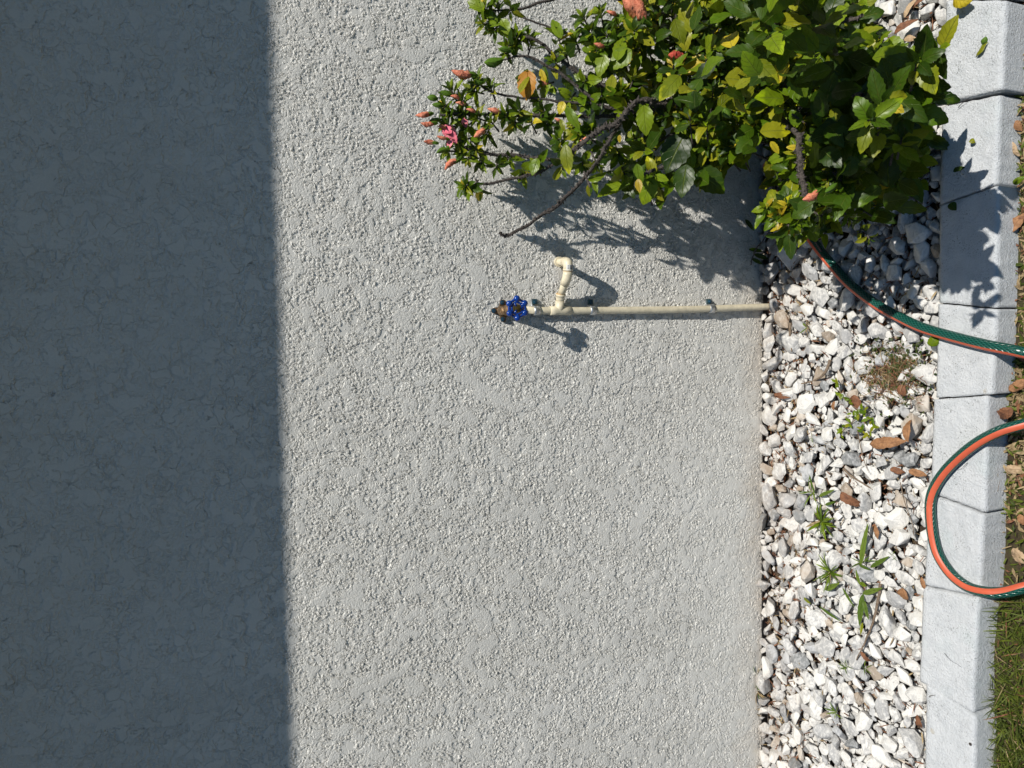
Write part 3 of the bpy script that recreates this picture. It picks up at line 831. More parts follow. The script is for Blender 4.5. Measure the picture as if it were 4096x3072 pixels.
def pickmat(yb=.12):
    t = rnd.random()
    if t < .012+yb*.12: return 3
    if t < yb+.06: return 2
    return 0 if t < .52+yb else 1
def whorl(p, axis, n, L, yb=.1, spread=1.0, slim=1.0):
    axis = axis.normalized(); a0 = rnd.uniform(0, 6.28)
    u = axis.orthogonal().normalized(); v = axis.cross(u)
    for i in range(n):
        a_ = a0+i*2.4; f = i/max(1, n-1)      # f=0 inner small, 1 outer
        rad = u*math.cos(a_)+v*math.sin(a_)
        tilt = (R(18)+R(62)*f**.8)*spread + R(rnd.uniform(-10, 10))
        d = axis*math.cos(tilt)+rad*math.sin(tilt)
        nrm = axis*math.sin(tilt)-rad*math.cos(tilt)
        nrm = (nrm*.8 + (OUT*.45+UP*.75+RT*.2)*.55 + rv()*.25)
        ll = L*(.45+.65*f)*rnd.uniform(.8, 1.2)
        b = p - axis*(L*.45*f) + rad*.002
        specs.append((b, d, nrm, ll, ll*slim*rnd.uniform(.46, .66)*(.75+.3*f), rnd.uniform(-.3, 1.25), rnd.uniform(.05, .75), pickmat(yb)))
branches = []     # polylines with radii
def branch(pts, r0, r1): branches.append((pts, r0, r1))
def bw(l): return [W(x, y, e) for x, y, e in l]
BASE = W(3200, 330, .20); BASE = Vector((BASE.x, -.20, .0))
HUB = W(2950, 330, .20)
branch([BASE-Vector((0, 0, .03)), BASE+Vector((.01, 0, .06)), HUB], .011, .009)
B_ = [
 ([(2950, 330, .20), (2860, 250, .18), (2790, 185, .17), (2745, 120, .16), (2700, 20, .15), (2680, -80, .15)], .008, .006),
 ([(2700, 20, .15), (2400, -10, .12), (2195, 0, .10), (2060, 40, .09), (1948, 45, .09)], .004, .0018),
 ([(2500, 180, .15), (2330, 150, .13), (2207, 112, .12), (2092, 70, .11)], .003, .0018),
 ([(2950, 330, .20), (2700, 400, .20), (2560, 440, .19), (2420, 350, .17), (2296, 278, .15), (2142, 160, .13), (2060, 140, .12)], .0065, .0028),
 ([(2560, 440, .19), (2415, 423, .18), (2261, 308, .15), (2122, 229, .13), (2010, 240, .12)], .0045, .002),
 ([(2415, 423, .18), (2200, 400, .14), (2027, 383, .12), (1930, 350, .11)], .003, .0018),
 ([(2700, 400, .20), (2445, 463, .16), (2200, 462, .13), (1998, 458, .11), (1850, 450, .10), (1760, 460, .10)], .005, .0022),
 ([(2950, 330, .22), (2760, 345, .19), (2650, 420, .21), (2560, 400, .23), (2470, 490, .24), (2400, 520, .24), (2296, 597, .21), (2241, 641, .16), (2100, 625, .12), (1963, 617, .10), (1820, 580, .09)], .0075, .0028),
 ([(2241, 641, .16), (2137, 696, .13), (2020, 722, .115), (1908, 741, .11), (1860, 745, .11)], .0035, .0018),
 ([(2500, 450, .18), (2440, 560, .26), (2366, 681, .36), (2222, 825, .42), (2180, 852, .42), (2070, 925, .42), (2030, 945, .42), (1998, 930, .42)], .0038, .0021),
 ([(3195, 540, .52), (3198, 630, .55), (3207, 700, .57), (3217, 790, .59), (3190, 850, .57)], .0052, .0045),
 ([(3330, 820, .50), (3430, 700, .54), (3530, 590, .58), (3600, 490, .62)], .0012, .0014),
 ([(3120, 880, .12), (3060, 950, .07), (3010, 1020, .03), (3003, 1060, .02)], .0022, .0014),
 ([(2950, 330, .20), (3050, 400, .34), (3195, 540, .52)], .006, .005),
 ([(2950, 330, .20), (2850, 500, .24), (2700, 640, .26), (2560, 700, .24)], .005, .003),
 ([(2950, 330, .20), (3100, 220, .40), (3300, 120, .58), (3450, 60, .66)], .006, .003),
 ([(2950, 330, .20), (3200, 350, .46), (3450, 380, .66)], .006, .003),
 ([(3195, 540, .42), (3350, 600, .40), (3450, 700, .42), (3500, 780, .45)], .003, .002),
 ([(2950, 330, .20), (2800, 480, .20), (2640, 560, .18), (2500, 600, .16), (2350, 560, .14)], .004, .0025),
 ([(2700, 20, .15), (2560, 80, .17), (2480, 160, .16), (2350, 240, .14)], .004, .002),
]
for l, r0, r1 in B_: branch(bw(l), r0, r1)

# whorled shoots: x, y, e, radius of scatter, count of shoots, leaf length (m), yellowness
def zone(poly, n, e0, e1, L0, L1, yb, nl=(6, 10), toward=None, tw=1):
    xs = [p[0] for p in poly]; ys = [p[1] for p in poly]; k = 0; out = []
    def inside(x, y):
        c = False; j = len(poly)-1
        for i in range(len(poly)):
            xi, yi = poly[i]; xj, yj = poly[j]
            if (yi > y) != (yj > y) and x < (xj-xi)*(y-yi)/(yj-yi)+xi: c = not c
            j = i
        return c
    tries = 0
    while k < n and tries < 100000:
        tries += 1
        x, y = rnd.uniform(min(xs), max(xs)), rnd.uniform(min(ys), max(ys))
        if not inside(x, y): continue
        # even spread
        if any((x-a_)**2+(y-b_)**2 < (36 if tries < 3000 else 20)**2 for a_, b_ in out): continue
        out.append((x, y)); k += 1
        e = rnd.uniform(e0, e1)
        if tw == 2: e = ef(x)*rnd.uniform(.35, 1.0)*(1 if y > 140 else .72)
        p = W(x, y, e)
        if p.z < .05: p = G(x, y, rnd.uniform(.06, .16))
        ax_ = UP*1.0 + OUT*.6 + RT*.15 + rv()*.75
        whorl(p, ax_, rnd.randint(*nl), rnd.uniform(L0, L1), yb)
        pb = p - ax_.normalized()*rnd.uniform(.04, .08)
        if rnd.random() < .75: branch([pb, p], .0022, .0014)
    return out
# explicit shoots read off the photograph: (x, y, e, axis in the picture (dx,dy), out-tilt, leaves, length)
def shoot(x, y, e, dx, dy, n, L, yb=.05, o=.5, stem=True):
    if x > 2950 and e > .25: L *= (1.3-ef(x))/(1.3-e); e = ef(x)
    p = W(x, y, e); ax_ = (UP*(-dx)+RT*(-dy)); ax_ = ax_.normalized()+OUT*o
    fl_ = x < 2080
    whorl(p, ax_, int(n*(1.55 if fl_ else 1.15)), L*(1.08 if fl_ else 1), yb, .9, .76 if fl_ else 1.0)
    if stem: branch([p-ax_.normalized()*.035, p], .002, .0015)
SH = [
 (1925, 15, .09, -1, -.6, 9, .034), (1950, 60, .09, -1, .2, 8, .030), (1930, 95, .10, -1, .3, 7, .028), (1975, 120, .10, -1, 1, 8, .028), (1990, 20, .09, -.4, -1, 6, .030), (2040, 50, .1, -.2, .8, 5, .034),
 (2060, 155, .12, -1, .1, 12, .036), (2110, 130, .12, -.3, -1, 6, .034), (2030, 185, .12, -1, .5, 9, .026), (2130, 165, .12, .2, -1, 7, .032), (2020, 215, .12, -.9, .6, 6, .026),
 (1905, 330, .11, -1, -.2, 9, .034), (1960, 345, .11, -.6, -.8, 7, .030), (1800, 350, .10, -.8, -.9, 6, .034), (1840, 385, .10, -1, -.6, 9, .030), (1890, 365, .1, -1, .1, 8, .03),
 (1770, 420, .10, -1, -.1, 9, .026), (1790, 455, .10, -1, .1, 12, .026), (1840, 450, .10, -1, 0, 12, .030), (1780, 500, .10, -1, .1, 10, .026), (1860, 510, .1, -.8, .6, 9, .03), (1900, 470, .11, -.6, 0, 10, .030),
 (1810, 560, .09, -1, .2, 9, .026), (1860, 560, .1, -.8, .4, 8, .026), (1780, 605, .09, -1, .2, 8, .024), (1840, 610, .09, -1, .4, 9, .026), (1900, 600, .1, -.6, .9, 9, .030), (1925, 655, .1, -.1, 1, 6, .032), (1870, 640, .1, -.6, .9, 7, .028),
 (1945, 540, .11, -.4, .6, 7, .03), (1960, 480, .12, -.6, -.4, 8, .028), (2020, 470, .12, -.6, .5, 9, .03), (2070, 450, .12, -.6, .5, 9, .032), (2060, 500, .12, -.3, 1, 7, .036), (2120, 480, .13, -.5, -.5, 8, .03), (2170, 450, .13, -.6, .3, 8, .034), (2190, 500, .13, -.3, 1, 8, .036),
 (1985, 675, .11, -.4, 1, 6, .030), (2090, 700, .12, -.3, 1, 7, .034), (2030, 640, .11, -.6, .8, 6, .028), (2150, 660, .14, -.6, .6, 7, .032),
 (1855, 745, .11, -1, .15, 12, .030), (1885, 755, .11, -.8, .8, 6, .024), (1925, 770, .11, .2, 1, 3, .034),
 (2230, 560, .14, -.9, .2, 9, .034), (2240, 600, .16, -1, .3, 9, .032), (2310, 540, .17, -.9, .1, 9, .036), (2350, 520, .18, -.9, -.2, 10, .036), (2290, 490, .16, -.8, -.3, 9, .034),
 (2250, 680, .18, -.2, 1, 6, .036), (2330, 660, .2, -.4, 1, 9, .036), (2390, 660, .24, .2, 1, 9, .034), (2360, 750, .4, .1, 1, 3, .036), (2420, 600, .2, -.3, .8, 9, .040), (2480, 620, .2, .2, 1, 8, .046), (2500, 700, .2, .1, 1, 7, .046),
 (2100, 300, .13, -.3, -.6, 5, .034), (2180, 340, .14, -.4, .2, 7, .032), (2150, 400, .13, -.5, .3, 8, .032), (2210, 240, .14, -.8, -.3, 8, .034), (2260, 200, .14, -.5, -.7, 9, .036), (2300, 150, .14, -.5, -.6, 10, .038), (2240, 130, .13, -.2, -1, 8, .04),
 (2350, 110, .15, -.6, -.5, 10, .036), (2330, 60, .14, -.5, -.4, 9, .036), (2400, 40, .14, -.4, -.6, 9, .036), (2420, 130, .16, -.4, -.3, 10, .036), (2380, 200, .16, -.7, .2, 10, .034), (2450, 200, .17, -.4, .4, 9, .036), (2470, 90, .16, -.3, -.7, 9, .036), (2520, 140, .17, .2, -.4, 9, .036),
 (2430, 280, .17, .1, .5, 8, .05), (2330, 330, .17, -.6, .3, 8, .034), (2400, 400, .18, -.3, .6, 8, .042), (2480, 350, .2, -.3, -.6, 8, .045), (2540, 300, .2, .1, -.5, 8, .044), (2500, 440, .22, -.3, .3, 9, .044), (2350, 420, .17, -.5, .4, 8, .034), (2280, 400, .15, -.5, .5, 8, .03),
 (3110, 860, .34, -1, .3, 16, .048, .25), (3190, 880, .36, -.3, .8, 12, .045, .15), (3060, 830, .32, -1, -.2, 8, .036), (3150, 820, .36, -.4, -.2, 12, .045, .35), (3240, 860, .36, .4, .6, 10, .042, .3), (3170, 930, .33, .2, 1, 7, .05, .02), (3300, 870, .34, .8, .5, 8, .045),
 (3340, 680, .36, -.2, .3, 14, .034, .35), (3380, 740, .36, .4, .7, 9, .05, .3), (3310, 720, .36, -.6, .6, 9, .036, .2), (3420, 700, .36, 1, .2, 8, .055, .02), (3480, 960, .30, .2, 1, 6, .026, .3), (3440, 930, .30, -.6, .6, 4, .024, .3), (3400, 880, .3, .3, .8, 8, .04, .1),
 (3020, 500, .33, -.5, .2, 14, .040, .05), (2920, 430, .33, -.6, -.3, 8, .045, .05), (3230, 500, .37, .2, .2, 9, .036, .1), (3150, 250, .36, -.2, .1, 10, .055, .1), (2860, 510, .3, -.6, .5, 9, .045, .05), (2830, 260, .3, -.2, -.3, 9, .032, .05), (2850, 230, .3, .2, -.6, 7, .03)]
for s_ in SH:
    shoot(*s_[:7], yb=(s_[7] if len(s_) > 7 else .06))
z1 = zone([(2480, -60), (2700, -60), (2760, 300), (2640, 520), (2500, 560), (2440, 300)], 34, .10, .24, .030, .050, .18)
z2 = zone([(2660, 60), (3050, -60), (3400, -60), (3440, 90), (3640, 250), (3680, 500), (3560, 640), (3050, 600), (2700, 620)], 235, .14, .40, .027, .045, .15, (6, 9), None, 2)
z3 = zone([(2700, -60), (3380, -60), (3400, 160), (2760, 200)], 34, .10, .34, .036, .052, .20, (6, 9), None, 2)
z4 = zone([(2450, 580), (2900, 560), (2960, 640), (2740, 760), (2600, 770), (2480, 720)], 20, .12, .28, .048, .068, .04, (4, 6))
z5 = zone([(3100, 600), (3700, 500), (3700, 760), (3560, 820), (3300, 900), (3080, 900)], 44, .10, .30, .036, .052, .12, (5, 8), None, 2)
z6 = zone([(3150, 880), (3330, 860), (3330, 920), (3180, 960)], 5, .24, .34, .035, .05, .12, (6, 8))

def pleaf(x, y, e, lpx, dx, dy, mi, wr=.62, curl=.35, fold=.2, face=None):
    """single leaf seen nearly flat: centre pixel, length in px, picture direction of the tip"""
    if x > 2950 and e > .25: e = ef(x)*1.02
    p = W(x, y, e)
    if p.z < .05: p = G(x, y, .10)
    sc = (p-CP).dot(Fv)/FPX; L = lpx*sc
    d = (Ur*(-dx)+Rr*(-dy)).normalized() + Fv*rnd.uniform(-.25, .25)
    nrm = face or (-Fv*.9 + SV*.55 + rv()*.12)
    specs.append((p-d.normalized()*L*.5, d, nrm, L*1.04, L*wr, curl, fold, mi))
PL = [(2107, 338, .14, 112, -.1, 1, 4, .78), (2095, 335, .145, 85, .5, -1, 2, .35), (2174, 318, .14, 85, .3, 1, 3, .36), (2775, 262, .30, 120, -.9, .2, 3, .7), (2840, 285, .30, 110, .9, -.3, 3, .7), (2680, 345, .31, 130, -.8, .9, 2, .6), (2715, 130, .26, 110, .3, .9, 2, .62), (2738, 70, .26, 90, -.5, -1, 2, .6), (2735, 150, .26, 100, .2, 1, 2, .7),
 (3190, 62, .36, 75, .2, 1, 3, .7), (3150, 128, .37, 110, -.1, -1, 2, .75), (3225, 150, .37, 140, -.3, -1, 2, .6), (2985, 85, .36, 70, .2, 1, 2, .72), (2245, 430, .16, 50, -.3, .8, 3, .8), (2267, 635, .22, 115, .1, 1, 2, .50), (2270, 640, .215, 60, .2, 1, 3, .4), (2138, 665, .15, 70, -.4, 1, 1, .72), (2580, 480, .3, 115, .1, 1, 1, .66), (2600, 500, .29, 100, .9, .3, 2, .5),
 (3030, 410, .38, 125, .5, -.7, 2, .78), (3105, 520, .38, 130, 1, -.1, 2, .66), (3200, 355, .40, 140, .25, 1, 1, .74), (2970, 320, .36, 140, 1, .1, 2, .75), (2480, 235, .2, 110, -.6, .4, 1, .8), (2405, 260, .18, 85, -.3, .9, 1, .8), (2520, 150, .2, 60, .1, 1, 1, .5), (2020, 105, .12, 70, .4, .9, 1, .72), (2225, 110, .14, 110, -.4, -1, 1, .4), (1960, 60, .1, 80, -1, -.9, 1, .5), (1905, 20, .1, 80, -1, -.5, 1, .6),
 (2480, 190, .2, 120, .2, -.9, 1, .5), (2760, 640, .28, 90, .1, 1, 1, .6), (2870, 640, .28, 90, .3, 1, 2, .62), (2735, 720, .3, 130, -.2, 1, 0, .7), (2840, 720, .29, 150, .7, .6, 0, .74), (2700, 610, .28, 160, -.3, .6, 0, .8), (2555, 700, .26, 90, .2, 1, 1, .5), (2555, 742, .3, 55, .1, 1, 3, .6), (2380, 740, .4, 75, .2, 1, 1, .35), (2250, 500, .2, 55, .3, 1, 2, .4), (2290, 470, .2, 105, .5, .9, 1, .4), (2445, 330, .2, 80, .1, -1, 2, .6), (2478, 555, .3, 30, 0, 1, 3, .6),
 (3580, 215, .34, 170, 1, -.15, 1, .5), (3690, 230, .34, 190, 1, -.55, 1, .36), (3640, 290, .33, 160, .9, -.1, 0, .55), (3480, 260, .4, 200, .9, .2, 0, .6), (3600, 300, .38, 180, .6, .8, 0, .7), (3500, 420, .38, 200, .3, 1, 0, .8), (3640, 420, .34, 180, .8, .7, 0, .8), (3350, 520, .4, 210, -.9, .2, 0, .62), (3410, 290, .4, 190, .7, .7, 0, .7), (3330, 230, .38, 170, .4, -.9, 0, .7), (3600, 560, .34, 160, .9, .8, 0, .7), (3440, 640, .36, 90, -.2, -1, 1, .7),
 (3270, 480, .38, 70, .5, .9, 1, .6), (3290, 330, .38, 90, .2, 1, 1, .4), (3180, 470, .38, 70, -.4, -.9, 1, .8), (3230, 560, .37, 60, .6, .9, 1, .6), (2900, 560, .34, 70, .3, 1, 1, .4), (3100, 590, .3, 60, .8, .9, 3, .5), (3170, 590, .36, 45, -1, -.2, 3, .6), (3340, 460, .38, 60, .1, 1, 2, .8), (3620, 330, .35, 30, .1, 1, 2, .8), (3395, 130, .37, 100, .3, -.8, 0, .7), (3400, 570, .3, 55, .1, 1, 2, .7),
 (3000, 900, .02, 60, .7, .8, 0, .3), (3025, 1000, .03, 60, 1, .1, 0, .3), (3045, 1025, .03, 60, 1, .3, 0, .35), (3030, 1045, .03, 50, 1, .5, 0, .35), (3650, 830, .28, 120, .9, .1, 0, .5), (3160, 985, .30, 100, .1, 1, 0, .55), (3520, 860, .25, 130, .9, -.05, 0, .5), (3640, 750, .3, 110, .8, .3, 0, .6)]
for p_ in PL: pleaf(*p_[:8])
# under-storey: leaves to close the crown, some added to darken and shade it
def scatter(poly, n, e0, e1, L0, L1, yb=.10):
    xs = [p[0] for p in poly]; ys = [p[1] for p in poly]; k = 0
    def inside(x, y):
        c = False; j = len(poly)-1
        for i in range(len(poly)):
            xi, yi = poly[i]; xj, yj = poly[j]
            if (yi > y) != (yj > y) and x < (xj-xi)*(y-yi)/(yj-yi)+xi: c = not c
            j = i
        return c
    while k < n:
        x, y = rnd.uniform(min(xs), max(xs)), rnd.uniform(min(ys), max(ys))
        if not inside(x, y): continue
        k += 1
        p = W(x, y, rnd.uniform(e0, e1))
        if p.z < .04: p = G(x, y, rnd.uniform(.03, .12))
        L = rnd.uniform(L0, L1)
        d = UP*.4+OUT*.3+rv()
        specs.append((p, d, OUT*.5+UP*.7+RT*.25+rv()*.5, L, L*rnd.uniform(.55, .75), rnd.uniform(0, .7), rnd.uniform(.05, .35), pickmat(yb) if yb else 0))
scatter([(3250, 200), (3640, 240), (3700, 560), (3560, 840), (3250, 860)], 150, .42, .64, .038, .06, .0)  # all in the dark leaf colour, standing in for shade in this part
scatter([(2250, 120), (2700, 60), (2760, 520), (2450, 560), (2250, 420)], 110, .07, .16, .025, .045, .03)
scatter([(2760, 120), (3100, -60), (3400, -60), (3620, 300), (3640, 560), (3500, 820), (3150, 860), (3050, 600), (2760, 560)], 420, .06, .50, .038, .06)
scatter([(2480, 0), (2760, -60), (2800, 560), (2640, 600), (2500, 480)], 70, .08, .18, .035, .05)
scatter([(2980, -120), (3330, -120), (3420, 200), (3300, 330), (3020, 300)], 90, .52, .76, .040, .055, .05)  # extra leaves toward the sun, added to shade the crown below
# outermost sprays, leaning over the bed edge; their shade falls on the white blocks
for tx, ty, t_ in ((3800, 640, .09), (3850, 720, .11), (3920, 790, .15), (3980, 790, .17), (3800, 850, .12), (3860, 900, .15), (3940, 860, .18), (3840, 980, .15), (3780, 760, .10), (3900, 1060, .215), (3930, 1140, .235), (3925, 1250, .255), (3850, 1100, .20), (3780, 940, .13), (3880, 820, .15)):
    p = G(tx, ty, BZ) + Vector((SUN_B, -1, SUN_A))*t_
    whorl(p, UP*.8+OUT*.5+rv()*.5, rnd.choice((7, 8, 9)), rnd.uniform(.040, .054), .06)
    branch([p-Vector((.02, -.04, .04)), p], .002, .0015)
# added leaf cluster and branch, out of view, put here to shade the crown
scatter([(3020, -340), (3330, -340), (3360, -80), (3060, -80)], 85, .76, .90, .042, .062, .05)
branch([HUB, W(3120, 60, .52), W(3200, -160, .80)], .005, .003)
scatter([(2600, -420), (3250, -420), (3250, -60), (2600, -60)], 200, .12, .50, .04, .06)

shrub = empty('hibiscus_shrub', BASE, 'green hibiscus shrub with wilted orange flowers growing against the wall', 'shrub')
V, F, uv, MI = leaf_arrays(specs)
np_mesh('foliage', V, F, LM, shrub, True, uv, MI)
# stems in one mesh
bm = bmesh.new()
VV, FF = [], []
for pts_, r0, r1 in branches:
    pl = catmull(pts_, 7) if len(pts_) > 2 else pts_
    n_ = len(pl)
    if n_ > 3:
        pl = [p + Vector((mnoise.noise(p*40), mnoise.noise(p*40+Vector((9, 0, 0))), mnoise.noise(p*40+Vector((0, 9, 0)))))*.004*(0 < i < n_-1) for i, p in enumerate(pl)]
    rad = [(r0+(r1-r0)*i/max(1, n_-1))*(1+.22*mnoise.noise(pl[i]*160)) for i in range(n_)]
    sv, sf, _, _ = sweep(pl, rad, 8)
    FF += [tuple(q+len(VV) for q in f) for f in sf]; VV += [tuple(v) for v in sv]
    if n_ > 3:           # leaf scars and stubs along the wood
        for i in range(n_-1):
            for _ in range(4 if r0 > .003 else 2):
                p = pl[i].lerp(pl[i+1], rnd.random()); t_ = (pl[i+1]-pl[i]).normalized()
                rr_ = t_.orthogonal(); rr_.rotate(Quaternion(t_, rnd.uniform(0, 6.28)))
                s_ = rad[i]*rnd.uniform(.35, .6); c = p + rr_.normalized()*rad[i]*.9
                b0 = len(VV)
                tip = c + rr_.normalized()*s_*2.1 + t_*s_*rnd.uniform(-1, 1)
                s1 = rr_.cross(t_).normalized()
                VV += [tuple(c+t_*s_-rr_*0), tuple(c+s1*s_), tuple(c-t_*s_), tuple(c-s1*s_)]
                VV += [tuple(tip+t_*s_*.3), tuple(tip+s1*s_*.3), tuple(tip-t_*s_*.3), tuple(tip-s1*s_*.3)]
                for k in range(4): FF.append((b0+k, b0+(k+1) % 4, b0+4+(k+1) % 4, b0+4+k))
                FF.append((b0+4, b0+5, b0+6, b0+7))
np_mesh('branch', VV, FF, M['bark'], shrub)

# flowers and buds -------------------------------------------------
def spindle(p0, p1, wmax, nlobe, twist, taper=1.0, crumple=.26, seed=0, peak=.45, n=11, seg=12):
    """twisted closed petals"""
    r = random.Random(seed); d = (p1-p0); L = d.length; t_ = d.normalized(); u = t_.orthogonal().normalized(); v = t_.cross(u)
    V, F, UV = [], [], []
    bend = u*r.uniform(-.12, .12)+v*r.uniform(-.12, .12)
    for i in range(n):
        s = i/(n-1)
        if s < peak: rad = .35+.65*math.sin(s/peak*math.pi/2)
        else: rad = math.cos((s-peak)/(1-peak)*math.pi/2)**.8
        rad = max(.03, rad)*wmax/2
        for k in range(seg):
            a_ = 2*math.pi*k/seg + twist*s
            rr_ = rad*(1+.28*math.cos(nlobe*(a_)-twist*s*2)+crumple*r.uniform(-1, 1))
            V.append(tuple(p0+t_*L*s+(u*math.cos(a_)+v*math.sin(a_))*rr_+bend*L*math.sin(s*3.14))); UV.append((k/seg*2-1, s))
    for i in range(n-1):
        for k in range(seg): F.append((i*seg+k, i*seg+(k+1) % seg, (i+1)*seg+(k+1) % seg, (i+1)*seg+k))
    return V, F, UV
def calyx_specs(p, d, L, n=5, wr=.42, tilt=.30):
    out = []; d = d.normalized(); u = d.orthogonal().normalized(); v = d.cross(u)
    for i in range(n):
        a_ = i*6.283/n; rad = u*math.cos(a_)+v*math.sin(a_)
        out.append((p+rad*L*.10, d*math.cos(tilt)+rad*math.sin(tilt), -rad, L, L*wr, -.75 if tilt > .2 else -.5, .3, 0))
    return out
def flower(tip, base, e, mat='petal', name='wilted_flower', w=.36, calyx=True, label=None, out=0.0):
    p1, p0 = W(*tip, e+out), W(*base, e)
    if p0.z < .04: p0, p1 = G(*base, .12), G(*tip, .13)
    L = (p1-p0).length
    p1 = p0+(p1-p0)*1.12
    V, F, UV = spindle(p0, p1, L*w, 5, 2.2, seed=int(tip[0]+tip[1]))
    o = np_mesh(name, V, F, M[mat], shrub, True, UV)
    if label: o['label'] = label
    if calyx:
        cs = calyx_specs(p0-(p1-p0)*.22, p1-p0, L*.78, 5, .40, .24) + [(q[0], q[1], q[2], q[3]*.55, q[4]*.4, -.2, .2, 0) for q in calyx_specs(p0-(p1-p0)*.12, p1-p0, L*.6, 6, .3, .8)]
        V, F, uv, MI = leaf_arrays(cs); c = np_mesh('calyx', V, F, M['calyx'], None, True, uv)
        c.parent = o
FL = [((1667, 461), (1722, 455), .11), ((1688, 491), (1740, 492), .11), ((1700, 566), (1745, 572), .10), ((1785, 675), (1834, 638), .11), ((1815, 283), (1893, 300), .12), ((1805, 385), (1842, 398), .11),
      ((1826, 412), (1868, 425), .11), ((1955, 436), (2005, 452), .12), ((1868, 438), (1905, 452), .12), ((1900, 545), (1944, 510), .12), ((2165, 325), (2215, 358), .14), ((2380, 174), (2424, 186), .18), ((2430, 45), (2468, 62), .18),
      ((2220, 474), (2248, 490), .17), ((2322, 562), (2352, 546), .2), ((3216, 795), (3272, 762), .63), ((1752, 545), (1790, 556), .11), ((1755, 504), (1790, 512), .10)]
for tp, bs, e in FL: flower(tp, bs, e)
flower((2500, 5), (2585, 85), .22, 'petal', w=.5); flower((2680, 222), (2740, 235), .28, 'petal_red', w=.5, calyx=False, label='dark red shrivelled flower')
pk = []
for (x, y, dx, dy, L) in ((1800, 530, .9, .6, 78), (1785, 515, -.6, -.5, 55), (1808, 548, .6, .9, 62), (1798, 575, -.4, .9, 38), (1860, 490, .2, .9, 40)):
    p = W(x, y, .105); sc = (p-CP).dot(Fv)/FPX; d = (Ur*(-dx)+Rr*(-dy)).normalized()
    pk.append((p-d*L*sc*.5, d, -Fv+SV*.5+rv()*.3, L*sc, L*sc*.75, .5, .4, 0))
V, F, uv, MI = leaf_arrays(pk); o = np_mesh('pink_petals', V, F, M['petal_pink'], shrub, True, uv); o['label'] = 'fresh pink petals among the buds'
# green buds
for tp, bs, e, ln in (((1937, 250), (2010, 238), .13, .5), ((1708, 388), (1752, 396), .10, .6), ((1728, 418), (1775, 424), .10, .45), ((1760, 365), (1810, 385), .1, .4), ((1715, 485), (1765, 478), .10, .4), ((1995, 195), (2050, 205), .13, .4), ((2895, 430), (2925, 470), .44, .7), ((1745, 612), (1800, 600), .1, .4), ((2860, 520), (2905, 500), .36, .6), ((1890, 315), (1940, 330), .12, .45), ((3300, 770), (3345, 735), .66, .4), ((1780, 595), (1815, 585), .1, .4)):
    p1, p0 = W(*tp, e), W(*bs, e); L = (p1-p0).length
    V, F, UV = spindle(p0, p1, L*ln*.85, 5, .6, crumple=.03, seed=int(tp[0]))
    o = np_mesh('flower_bud', V, F, M['calyx'], shrub, True, UV)

# ------------------------------------------------------------------ fallen leaves, twigs, weeds
def dead(x, y, z, lpx, dx, dy, mat, label, wr=.5, curl=.9, fold=.45, name='fallen_leaf', cat='leaf', tilt=.0):
    p = G(x, y, z); sc = (p-CP).dot(Fv)/FPX; L = lpx*sc*1.15
    a_ = G(x-dx*10, y-dy*10, z); b_ = G(x+dx*10, y+dy*10, z); d = (b_-a_).normalized()+Vector((0, 0, tilt))
    L *= .88
    V, F, uv, MI = leaf_arrays([(p-d*L*.5+Vector((0, 0, .002)), d, Vector((rnd.uniform(-.3, .3), -.25+rnd.uniform(-.3, .3), 1)), L, L*wr, curl, fold, 0)])
    V = np.array(V)
    for i in range(len(V)):       # crumple
        V[i] += np.array(mnoise.noise_vector(Vector(V[i])*70))*.0022
    zmin = V[:, 2].min()
    if zmin < z-.004: V[:, 2] += (z-.004-zmin)
    o = np_mesh(name, V - np.array(tuple(p)), F, M[mat], None, True, uv); o.location = p
    md = o.modifiers.new('thick', 'SOLIDIFY'); md.thickness = .0004
    return tag(o, label, cat)
gt = .040
